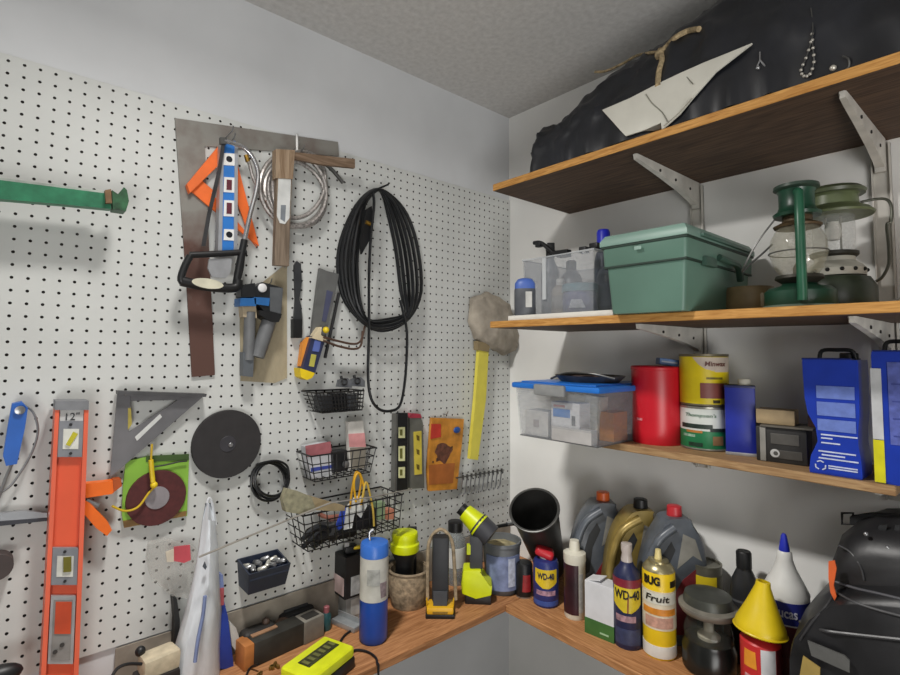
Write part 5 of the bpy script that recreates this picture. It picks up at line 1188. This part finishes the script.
MB().box((-w/2+.006, -.0462, h*.165), (.016, .0016, h*.32)).build('yellow_edge', mat('d8d21c', .45), t, smooth=0)
fr('text_panel', -.22, .48, .3, .92, mat('5c68b4', .45, var=.2, scale=70), t)
for i in range(4): fr('text_line', -.16, .44, .36+i*.13, .37+i*.13, mat('3a4690', .5), t, -.0464)

# ------------------------------------------------------------------ middle shelf
MT_ = MIDZ+.019
at((0, 0, 0))
yA = AW(508, 318, .375).y; yB = AW(613, 312, .375).y
at((-.2, (yA+yB)/2, MT_+.0005)); hb = .0135
tag(MB().box((0, 0, hb/2), (.35, abs(yA-yB), hb), bev=.001).build('white_board', mat('e0ded6', .55, var=.05), smooth=0), 'white painted board lying under the clear tote', 'board')
ZT = MT_+hb+.001
y0 = AW(594, 280, .34).y; y1 = AW(541, 280, .34).y; y1b = AW(523, 280, .34).y
wT = abs(y1b-y0); cT = V(-.34+.14, (y0+y1b)/2, ZT); hT = height(V(-.34, cT.y, ZT), 560, 255)
t = T('storage_tote', 'clear frosted plastic tote full of bottles on the middle shelf', 'tote', cT, RZR)
openbox(MB(), wT*.95, .27, wT, .28, hT, .0022).build('tub', film('a9adb2', .32, .15), t, smooth=0)
mb = MB(); q = [V(-wT/2, -.14, hT), V(wT/2, -.14, hT), V(wT/2, .14, hT), V(-wT/2, .14, hT)]; mb.tube(q, .0032, 6, closed=True); mb.build('rim', film('d0d4d6', .65), t)
MB().box((-wT*.17, -.141, hT*.62), (.012, .004, hT*.72), bev=.001).build('corner_rib', film('d6dadc', .6), t, smooth=0)
def intote(fx, fy, z=.004): return cT+Matrix.Rotation(RZR, 3, 'Z') @ V(fx*wT, fy*.28, z)
def bottle(lab, fx, fy, r, h, bm_, cm, name='bottle', cat='bottle', lm=None, group=None):
    q = intote(fx, fy); t = T(name, lab, cat, q, view_rz(q), group)
    MB().lathe([(r*.95, 0), (r, .004), (r, h*.62), (r*.8, h*.74), (r*.42, h*.82)], seg=24).build('body', bm_, t)
    MB().lathe([(r*.45, h*.81), (r*.45, h*.98), (r*.36, h)], seg=20).build('cap', cm, t)
    if lm: MB().strip(r, [(h*.12, -1.2, 1.2), (h*.5, -1.2, 1.2)], n=12).build('label', lm, t)
    return t
bottle('beige bottle with a white ball cap inside the clear tote', -.12, -.3, .026, .1, mat('a89c8c', .5), mat('dcdad4', .4), lm=mat('8c8478', .5))
bottle('dark grey bottle at the back of the clear tote', -.3, .1, .034, .17, mat('4a4e58', .4), BLACK)
q = intote(.14, -.28); t = T('lidded_jar', 'purple jar with a teal lid inside the clear tote', 'jar', q, view_rz(q))
MB().lathe([(.036, 0), (.04, .005), (.04, .05), (.036, .06)], sx=1.15).build('jar', mat('5a5c92', .4, var=.25, scale=30), t); MB().lathe([(.042, .058), (.042, .078), (.039, .08)], sx=1.15).build('lid', mat('5a8c98', .4), t)
MB().strip(.0405, [(.012, -.7, .3), (.034, -.5, .1)], th=.006).build('white_print', mat('cfd2dc', .5, var=.2, scale=60), t)
bottle('dark bottle in the right corner of the clear tote', .36, -.05, .034, .16, mat('565c6c', .4), BLACK, lm=mat('6a7080', .5))
q = AW(603.5, 250, .17); q.z = ZT; t = T('bottle', 'blue capped bottle rising behind the left corner of the green box', 'bottle', q, view_rz(q)); r = .026; h = height(q, 604, 230)
MB().lathe([(r*.95, 0), (r, .004), (r, h*.62), (r*.8, h*.72), (r*.45, h*.8)], seg=24).build('body', mat('3c4660', .4), t); MB().lathe([(r*.7, h*.79), (r*.72, h*.97), (r*.6, h)], seg=20).build('cap', mat('2a34d0', .4), t)
# spray head bottle sticking up on the left
q = intote(-.36, -.2); hq = height(q, 533, 244); t = T('spray_bottle', 'spray bottle with a black trigger head at the left of the clear tote', 'bottle', q, view_rz(q)+.2); k = mpp(q)
MB().lathe([(.024, 0), (.026, .004), (.026, hq*.6), (.014, hq*.74), (.011, hq*.8)], seg=24).build('body', mat('50555f', .4, var=.12), t)
MB().lathe([(.0125, hq*.78), (.0125, hq*.9)], seg=18).build('collar', BLACK, t)
MB().box((0, 0, hq*.95), (.022, .03, hq*.1), bev=.003).build('head', BLACK, t, smooth=30)
MB().tube(spline([(.006, -.004, hq*.93), (.016, -.006, hq*.86), (.03, -.006, hq*.83)]), .0035, 7).build('trigger', BLACK, t)
t = T('spray_nozzle', 'loose black spray gun lying across the rim of the clear tote', 'nozzle', V(-.3, AW(550, 250, .3).y, ZT+hT+.004), RZR); o_ = t.location.copy(); Mi = (Matrix.Translation(o_) @ Matrix.Rotation(RZR, 4, 'Z')).inverted()
def L3(x, y, d=.3): return Mi @ plane(x, y, 0, -d)
MB().tube(spline([L3(534, 243), L3(541, 243), L3(550, 250), L3(556, 255)]), .006, 10).build('grip', BLACK, t)
mb = MB(); mb.prism([L3(x, y, .31) for x, y in ((551, 252), (556, 250.5), (567, 249), (567, 256), (557, 257.5))], (0, .02, 0)); mb.build('head', BLACK, t, smooth=0)
MB().box(L3(539, 245), (.018, .016, .014), bev=.003).build('nozzle_tip', BLACK, t, smooth=30)
t = T('spray_nozzle', 'black cap and nozzle at the right rim of the clear tote', 'nozzle', V(-.26, AW(590, 250, .26).y, ZT+hT+.004), RZR); Mi = (Matrix.Translation(t.location) @ Matrix.Rotation(RZR, 4, 'Z')).inverted()
MB().box(L3(584, 250, .26), (.022, .02, .018), bev=.003).build('cap', mat('2a2a2c', .4), t, smooth=30); MB().box(L3(595, 246, .26), (.026, .02, .016), bev=.003).build('nozzle', BLACK, t, smooth=30); MB().ball(L3(584, 252, .275), .005).build('white_tip', WHITE, t)
# blue topped bottle in front of the tote on the left
at((0, 0, 0)); q = AW(525, 312, .33); q.z = ZT; q.x = -.352-.0; r = 10.5*mpp(q); h = height(q, 525, 279)
t = T('blue_bottle', 'squat bottle with blue shoulders and a white label left of the tote', 'bottle', V(-.353, AW(525, 312, .353).y, ZT), view_rz(q))
MB().lathe([(r*.95, 0), (r, .004), (r, h*.68), (r*.94, h*.74)], seg=24, sy=.45).build('body', mat('55585e', .4, var=.15), t)
MB().lathe([(r*.96, h*.72), (r*.95, h*.86), (r*.7, h*.97), (r*.4, h)], seg=24, sy=.45).build('blue_shoulder', mat('4a68b4', .4, var=.1), t)
MB().box((r*.35, -r*.45, h*.42), (r*.6, .003, h*.42), bev=.0008).build('white_label', mat('c8c8c4', .5), t, smooth=0)
# green plastic box
yl = AW(606, 300, .42).y; yr = AW(686, 300, .42).y; wG = abs(yl-yr); dG = .36; cG = V(-.42+dG/2, (yl+yr)/2, MT_+.0005)
hb_ = height(V(-.42, cG.y, MT_), 645, 262); hl = height(V(-.42, cG.y, MT_), 645, 242)
t = T('utility_box', 'large green plastic box with a lid hanging over the middle shelf edge', 'box', cG, RZR)
gm = mat('5f8072', .45, var=.1, scale=5); gd = mat('3e5a4e', .5, var=.1)
def rg(w, d, z): return [V(-w/2, -d/2, z), V(w/2, -d/2, z), V(w/2, d/2, z), V(-w/2, d/2, z)]
mb = MB(); mb.loft([rg(wG*.9, dG*.94, 0), rg(wG*.92, dG*.95, .006), rg(wG, dG*.985, hb_)])
bmesh.ops.bevel(mb.bm, geom=[e for e in mb.bm.edges if abs((e.verts[0].co-e.verts[1].co).z) > .004], offset=.008, segments=3, affect='EDGES', profile=.5)
mb.build('tub', gm, t, smooth=35)
mb = MB(); mb.loft([rg(wG*1.01, dG*1.0, hb_-.004), rg(wG*1.05, dG*1.02, hb_+.001), rg(wG*1.07, dG*1.03, hl)]); 
bmesh.ops.bevel(mb.bm, geom=[e for e in mb.bm.edges if abs((e.verts[0].co-e.verts[1].co).z) > .01], offset=.008, segments=3, affect='EDGES', profile=.5)
mb.build('upper_band', gm, t, smooth=35)
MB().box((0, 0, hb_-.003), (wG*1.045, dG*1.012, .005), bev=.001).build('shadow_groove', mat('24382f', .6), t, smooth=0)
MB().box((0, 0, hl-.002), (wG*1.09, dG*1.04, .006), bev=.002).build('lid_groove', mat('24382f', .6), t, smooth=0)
MB().loft([rg(wG*1.1, dG*1.05, hl+.001), rg(wG*1.1, dG*1.05, hl+.012), rg(wG*1.0, dG*1.0, hl+.026), rg(wG*.9, dG*.95, hl+.028)]).build('lid', mat('7d9c90', .4, var=.08, scale=6), t, smooth=35)
mb = MB(); mb.tube(spline([(wG*.56, -dG*.1, hl-.03), (wG*.6, -dG*.02, hl-.036), (wG*.6, dG*.14, hl-.04), (wG*.57, dG*.22, hl-.07)], 4), .008, 8).build('side_handle', gd, t)
MB().box((wG*.54, -dG*.22, hl-.045), (.012, dG*.16, .02), bev=.003).build('side_clip', gd, t, smooth=30)
MB().box((wG*.55, dG*.05, hl+.008), (.014, dG*.8, .008), bev=.002).build('hinge_rail', mat('4a6a5e', .45), t, smooth=30)
MB().box((wG*.12, -dG*.1, hl+.03), (.02, .02, .008), bev=.002).build('lid_knob', BLACK, t, smooth=30)
MB().box((-.005, -dG*.5-.012, hl-.014), (.016, .003, .008), bev=.001).build('latch_tab', mat('93b0a4', .4), t, smooth=0)
# tan dish
c, r = onshelf(748, .16, MT_, 46); h = height(c, 748, 288)
t = T('tan_dish', 'low tan dish between the green box and the green lantern', 'dish', c, view_rz(c))
MB().lathe([(r*.9, 0), (r, h*.3), (r, h*.85), (r*.94, h), (r*.85, h), (r*.8, h*.6)], seg=32).build('dish', mat('8c7a58', .5, var=.15), t)
MB().box((r*.35, -r*.8, h*.5), (r*.4, .012, h*.5), bev=.004).build('pale_patch', mat('b4aa92', .5), t, smooth=30)
# lanterns
def zf_(c, y, x): return height(c, x, y)
grn = mat('1c4231', .35, var=.15); 
c = plane(800, 300, 0, -.3); c.z = MT_+.0005; k = mpp(c)
t = T('hurricane_lantern', 'green hurricane lantern with a clear globe on the middle shelf', 'lantern', c, view_rz(c)); z = lambda y: height(c, 797, y)
MB().lathe([(28*k, 0), (29*k, .003), (29*k, z(292)), (25*k, z(288)), (16*k, z(286)), (13*k, z(283))], seg=36, sx=1.05, sy=.9).build('fuel_tank', grn, t)
MB().lathe([(31*k, 0), (32*k, .002), (30*k, .006)], seg=36, sx=1.05, sy=.9).build('base_rim', mat('6a7a6a', .5, var=.2), t)
MB().lathe([(14*k, z(284)), (21*k, z(279)), (20*k, z(276)), (10*k, z(275))], (0, 0, 0), 28).build('burner_plate', mat('3a3830', .5, metal=.4), t)
gx = -2*k
MB().lathe([(15*k, z(277)), (21*k, z(268)), (25*k, z(254)), (24*k, z(240)), (19*k, z(230)), (16*k, z(226))], (gx*0, 0, 0), 32, cap=False).build('globe', film('a8a590', .3, .05), t)
MB().tube([V(25.4*k*math.cos(a), 25.4*k*math.sin(a), z(253)) for a in [2*PI*i/32 for i in range(32)]], .0012, 6, closed=True).build('globe_wire', DSTEEL, t)
MB().lathe([(5*k, z(278)), (5*k, z(268)), (2*k, z(262))], (0, 0, 0), 12).build('wick', mat('6a6458', .7), t)
MB().lathe([(20*k, z(228)), (21*k, z(226)), (13*k, z(222)), (13*k, z(217))]).build('globe_plate', mat('5a4a34', .5, metal=.4), t)
MB().lathe([(20*k, z(217)), (21*k, z(214)), (17*k, z(211)), (15.5*k, z(207)), (15.5*k, z(194)), (17*k, z(191))]).build('chimney', grn, t)
MB().lathe([(17*k, z(190.5)), (20*k, z(189)), (19.5*k, z(186)), (12*k, z(184)), (4*k, z(183.5))]).build('cap', mat('33443a', .4, var=.2), t)
for sy in (-1, 1):
    MB().tube(spline([(2*k, sy*29*k, .012), (2*k, sy*31*k, z(270)), (2*k, sy*29*k, z(225)), (2*k, sy*21*k, z(200)), (1*k, sy*16*k, z(196))], 5), 4.2*k, 12).build('side_tube', mat('245a42', .35, var=.15), t)
MB().tube(spline([(-19*k, -8*k, z(219)), (-34*k, -10*k, z(240)), (-46*k, -8*k, z(262)), (-49*k, 0, z(268)), (-42*k, 8*k, z(259)), (-30*k, 10*k, z(248)), (-22*k, 10*k, z(240))], 5), .0019, 6).build('bail', DSTEEL, t)
olv = mat('5e6848', .4, var=.18); c = plane(836, 300, 0, -.165); c.z = MT_+.0005; k = mpp(c)
t = T('pressure_lantern', 'olive green pressure lantern with a wide hood on the middle shelf', 'lantern', c, view_rz(c)); z = lambda y: height(c, 836, y)
MB().lathe([(32*k, 0), (33*k, .004), (33*k, z(288)), (28*k, z(279)), (16*k, z(275))], seg=36).build('fuel_tank', mat('353f30', .35, var=.2), t)
MB().lathe([(25*k, z(277)), (25.5*k, z(270)), (22*k, z(266)), (17*k, z(262)), (17*k, z(257))], seg=36).build('collar', mat('c2c0b4', .45, var=.12), t)
for i in range(14):
    a = 2*PI*i/14; MB().ball((25.2*k*math.cos(a), 25.2*k*math.sin(a), z(272)), 2*k, seg=8).build('vent_hole', mat('1a1a18', .8), t)
MB().lathe([(18*k, z(258)), (20*k, z(256)), (20*k, z(253)), (16*k, z(252))]).build('burner_frame', mat('34332c', .5, metal=.3), t)
MB().lathe([(17.5*k, z(253)), (18*k, z(235)), (17.5*k, z(213))], cap=False).build('globe', film('c4c8c6', .22, .04), t)
for sx in (-1, 1): MB().tube([(sx*6*k, 0, z(254)), (sx*6*k, 0, z(214))], .0022, 6).build('generator_tube', mat('a8a498', .4, metal=.5), t)
MB().lathe([(5*k, z(240)), (7*k, z(232)), (5*k, z(222))]).build('mantle', mat('d0cdc4', .8), t)
MB().lathe([(33*k, z(217)), (34*k, z(215)), (30*k, z(211)), (22*k, z(207)), (21*k, z(197)), (26*k, z(194))], seg=40).build('hood', olv, t)
MB().lathe([(27*k, z(196)), (28*k, z(193)), (24*k, z(189.5)), (12*k, z(187.5)), (4*k, z(187))], seg=36).build('hood_cap', mat('4a523a', .4, var=.2), t)
MB().lathe([(4.5*k, z(188)), (4*k, z(186)), (1.2*k, z(178.5)), (.4*k, z(178))], (-14*k, 0, 0), 14).build('finial', mat('3a3e30', .4), t)
MB().tube(spline([(22*k, -3*k, z(206)), (34*k, -3*k, z(205)), (42*k, -3*k, z(207)), (45*k, -3*k, z(215)), (44*k, -3*k, z(228)), (41*k, -3*k, z(231)), (41.5*k, -3*k, z(250)), (41*k, -3*k, z(268)), (36*k, -3*k, z(280)), (31*k, -3*k, z(284))], 5), .0028, 8).build('bail', mat('55564c', .4, metal=.5), t)
t = T('valve_key', 'pale metal bit at the right end of the middle shelf by the wall', 'bit', plane(890, 300, 0, -.1)*1, RZR); t.location.z = MT_+.0005
MB().tube(spline([(-.02, 0, .012), (0, 0, .016), (.02, 0, .024), (.03, 0, .03)]), .006, 8).build('stem', mat('b4b2ac', .4), t); MB().box((.0, 0, .006), (.04, .02, .012), bev=.003).build('foot', mat('a09e98', .5), t, smooth=30)

# ------------------------------------------------------------------ top shelf: tarp bundle
TZ = TOPZ+.02
at((0, 0, 0))
ridge = [(528, 176), (531, 160), (545, 143), (560, 130), (575, 121), (590, 108), (601, 92), (620, 76), (640, 62), (662, 54), (680, 38), (700, 20), (724, 2), (760, -14), (800, -30), (850, -48), (900, -62), (960, -80)]
prof = [(lambda p: (p.y, p.z))(plane(x, y, 0, -.24)) for x, y in ridge]
t = T('tarp_bundle', 'long black tarpaulin bundle tied with rope on the top shelf', 'bundle', V(-.19, -.9, TZ), 0)
def hz(y):
    for (ya, za), (yb, zb) in zip(prof, prof[1:]):
        if yb <= y <= ya: return za+(zb-za)*(ya-y)/(ya-yb+1e-9)
    return prof[0][1] if y > prof[0][0] else prof[-1][1]
def zcap(z): return min(z, CEIL-.012)
rings = []; N = 44; Y0 = AW(531, 165, .33).y; ys = [Y0-(Y0+1.6)*i/170 for i in range(171)]
def sect(y, a):
    h = max(.02, zcap(hz(y))-TZ); fx = .365+.0*y; k = min(1, (Y0-y)/.07+.55)
    ca, sa = math.cos(a), math.sin(a)
    x = -.205-.165*(abs(ca)**.7)*(1 if ca > 0 else -1)*k
    z = TZ+.002+h*max(0, abs(sa)**.8 if sa > 0 else 0)
    return V(x, y, z)
for y in ys:
    q = []
    for i in range(N):
        a = PI-PI*i/(N-1); p = sect(y, a)
        w_ = math.sin(a); n1 = noise.noise(Vector((y*9, a*3, 0))); n2 = noise.noise(Vector((y*26, a*9, 3)))
        fold = .010*math.sin(y*42+a*5+3*noise.noise(Vector((y*6, a, 9))))
        rdg = 1-abs(noise.noise(Vector((y*9+a*2.2, a*2.6-y*3, 5))))*2.2; pl = max(0, rdg)**2*.011+max(0, 1-abs(noise.noise(Vector((y*15+a*1.5, a*1.4, 1))))*2.6)**2*.005
        d = pl+(.018*n1+.003*n2+fold*.5)*(.35+w_*.45)-.012*w_
        cx_ = V(-.205, y, TZ+.05); dv = (p-cx_); dv.y = 0
        p = p+dv.normalized()*d; p.z = min(max(p.z, TZ+.002), CEIL-.01)
        q.append(p-ORG)
    rings.append(q)
bvh_v = [p+ORG for q in rings for p in q]; bvh_f = [(i*N+a, i*N+a+1, (i+1)*N+a+1, (i+1)*N+a) for i in range(len(rings)-1) for a in range(N-1)]
BVH = BVHTree.FromPolygons(bvh_v, bvh_f)
MB().loft(rings).build('tarpaulin', mat('1c1e24', .42, var=.3, scale=9, bump=.25), t, smooth=70)
def front(y, frac, off=.006):                            # a point on the front of the bundle, frac of the way up the quarter turn
    return sect(y, frac)+V(-off, 0, .004)
def fy(x, y, d): p = plane(x, y, 0, -d); return p
# the pale cloth flap: pixels found on the bundle's front face
def onbundle(px, py, off=.004, d=.25):                   # a point lying on the tarpaulin
    dr = ray(px, py).normalized(); h = BVH.ray_cast(CAM, dr)
    if h[0] is not None: return h[0]-dr*off
    p = plane(px, py, 0, -d); h = BVH.find_nearest(p)
    return h[0]+(p-h[0]).normalized()*min(off+.004, (p-h[0]).length) if (p-h[0]).length < .02 else p
flap = [(602, 110), (640, 93), (672, 76), (705, 62), (752, 43), (728, 60), (706, 82), (692, 100), (676, 122), (652, 134), (630, 141), (616, 126)]
top_e = [(602, 110), (630, 98), (655, 85), (680, 73), (705, 62), (730, 52), (752, 43)]; bot_e = [(630, 141), (645, 137), (662, 130), (680, 114), (694, 97), (716, 72), (752, 44)]
g = []
for a, b2 in zip(top_e, bot_e):
    g.append([onbundle(a[0]+(b2[0]-a[0])*k/6, a[1]+(b2[1]-a[1])*k/6, .012)-ORG for k in range(7)])
mb = MB(); vv = [[mb.bm.verts.new(p) for p in row] for row in g]; vb = [[mb.bm.verts.new(p+V(.003, 0, 0)) for p in row] for row in g]
for i in range(len(g)-1):
    for j in range(6): mb.f((vv[i][j], vv[i][j+1], vv[i+1][j+1], vv[i+1][j])); mb.f((vb[i][j+1], vb[i][j], vb[i+1][j], vb[i+1][j+1]))
for i in range(len(g)-1): mb.f((vv[i][0], vv[i+1][0], vb[i+1][0], vb[i][0])); mb.f((vv[i][6], vb[i][6], vb[i+1][6], vv[i+1][6]))
for j in range(6): mb.f((vv[0][j], vb[0][j], vb[0][j+1], vv[0][j+1])); mb.f((vv[-1][j], vv[-1][j+1], vb[-1][j+1], vb[-1][j]))
flapo = mb.build('pale_flap', mat('cfcdc2', .7, var=.06, scale=12), t, smooth=60, label='off-white cloth flap folded over the dark tarpaulin')
def btube(pts, r, nm, m_, off=.014, par=t): return MB().tube(spline([onbundle(x, y, off)-ORG for x, y in pts], 3), r, 7).build(nm, m_, par)
btube([(646, 94), (652, 103), (662, 112), (668, 122)], .0011, 'flap_seam', mat('8a887c', .7), par=t)
btube([(686, 76), (693, 84)], .0011, 'flap_seam', mat('8a887c', .7))
btube([(692, 98), (680, 112), (664, 126)], .0009, 'flap_edge_line', mat('a8a496', .7))
# rope
rope = mat('b09c78', .85, var=.3, scale=120)
def top3(x, y, d=.25): return plane(x, y, 0, -d)-ORG
t2 = T('rope', 'tan rope tied round the black tarpaulin bundle', 'rope', V(-.24, plane(660, 60, 0, -.25).y, TZ), 0)
def rp(pts, r, nm): MB().tube(spline([onbundle(x, y, r)-ORG for x, y, d in pts], 5), r, 8).build(nm, rope, t2)
rp([(595, 72, .3), (606, 71, .3), (622, 64, .29), (636, 56, .28), (648, 53, .28), (660, 52, .28)], .0036, 'loose_end')
rp([(660, 50, .29), (662, 60, .31), (659, 72, .35), (658, 86, .38)], .0065, 'loop')
rp([(659, 54, .29), (668, 45, .29), (676, 37, .29), (688, 31, .29), (699, 29, .29)], .0062, 'tied_end')
MB().ball(onbundle(660, 55, .004)-ORG, .011).jitter(.003, 80).build('knot', rope, t2)
# bead chain and other bits on the front of the bundle
t3 = T('bead_chain', 'thin looped chain of beads hanging on the tarpaulin front', 'chain', onbundle(808, 60, .004), 0)
pts = [onbundle(x, y, .004)-ORG for x, y in ((811, 8), (813, 28), (811, 42), (806, 58), (801, 70), (804, 76), (810, 74), (814, 62), (813, 48), (812, 34))]
sp = spline(pts, 4)
MB().tube(sp, .001, 6).build('string', DSTEEL, t3)
for i, p in enumerate(sp[8:]):
    if i % 2 == 0: MB().ball(p, .003, seg=8).build('bead', mat('b0aca4', .35, metal=.5), t3)
t3 = T('metal_tassel', 'small metal tassel pinned on the tarpaulin front', 'tassel', onbundle(760, 62, .004), 0)
for pts_ in (((760, 52), (760, 60)), ((760, 60), (756, 69)), ((760, 60), (765, 66))):
    MB().tube([onbundle(x, y, .003)-ORG for x, y in pts_], .0016, 6).build('strand', STEEL, t3)
MB().ball(onbundle(758, 68, .003)-ORG, .004, seg=10).build('bead', STEEL, t3)
q = onbundle(833, 68, .002); at(q); tag(MB().ball((0, 0, 0), .0055, seg=12).build('metal_stud', mat('d0ccc0', .3, metal=.5)), 'single shiny stud on the tarpaulin above the right bracket', 'stud')
q = onbundle(846, 64, .003); at(q); tag(MB().tube(spline([(0, .004, .016), (-.003, -.004, .006), (0, -.004, -.006), (0, .004, -.012)]), .0018, 6).build('wire_loop', DSTEEL), 'small curved wire on the tarpaulin right of the stud', 'wire')
# ------------------------------------------------------------------ light and camera
def area(name, loc, target, size, energy, col=(1, 1, 1), sy=None):
    l = bpy.data.lights.new(name, 'AREA'); l.size = size; l.energy = energy; l.color = col
    if sy: l.shape = 'RECTANGLE'; l.size_y = sy
    o = bpy.data.objects.new(name, l); COL.objects.link(o); o.location = loc
    o.rotation_euler = (Vector(target)-Vector(loc)).to_track_quat('-Z', 'Y').to_euler(); return o
k = area('ceiling_lamp', (-1.2, -.5, 2.38), (-1.2, -.5, 0), .14, 1, (1, .97, .93)); k.rotation_euler = (0, 0, 0); k.data.shape = 'DISK'
k.data.use_nodes = True; nt = k.data.node_tree; em = nt.nodes['Emission']; fo = nt.nodes.new('ShaderNodeLightFalloff'); fo.inputs['Strength'].default_value = 9
nt.links.new(fo.outputs['Constant'], em.inputs['Strength'])
area('rear_fill', (-2.7, -2.5, 2.3), (-.3, -.3, 1.5), 1.2, 12, (1, .985, .96))  # soft unseen fill added behind the camera to lift the walls
area('ceiling_fill', (-2.3, -2.9, .7), (-.7, -.7, 2.6), 1.2, 14, (1, .985, .96)).data.spread = R(90)  # unseen upward fill, added to brighten the ceiling
w = bpy.data.worlds.new('World'); S.world = w; w.use_nodes = True
w.node_tree.nodes['Background'].inputs['Color'].default_value = (1, .985, .96, 1)
w.node_tree.nodes['Background'].inputs['Strength'].default_value = .12
cd = bpy.data.cameras.new('camera'); co = bpy.data.objects.new('camera', cd); COL.objects.link(co)
cd.sensor_width = 36; cd.lens = FPX/900*36; cd.clip_start = .02
cd.shift_x = (450-PPX)/900; cd.shift_y = -(337.5-PPY)/900
M = Matrix((RT, UP, -FWD)).transposed().to_4x4(); M.translation = CAM; co.matrix_world = M
S.camera = co
S.view_settings.view_transform = 'Standard'; S.view_settings.look = 'None'; S.view_settings.gamma = 1
S.view_settings.use_curve_mapping = False; S.view_settings.exposure = 0
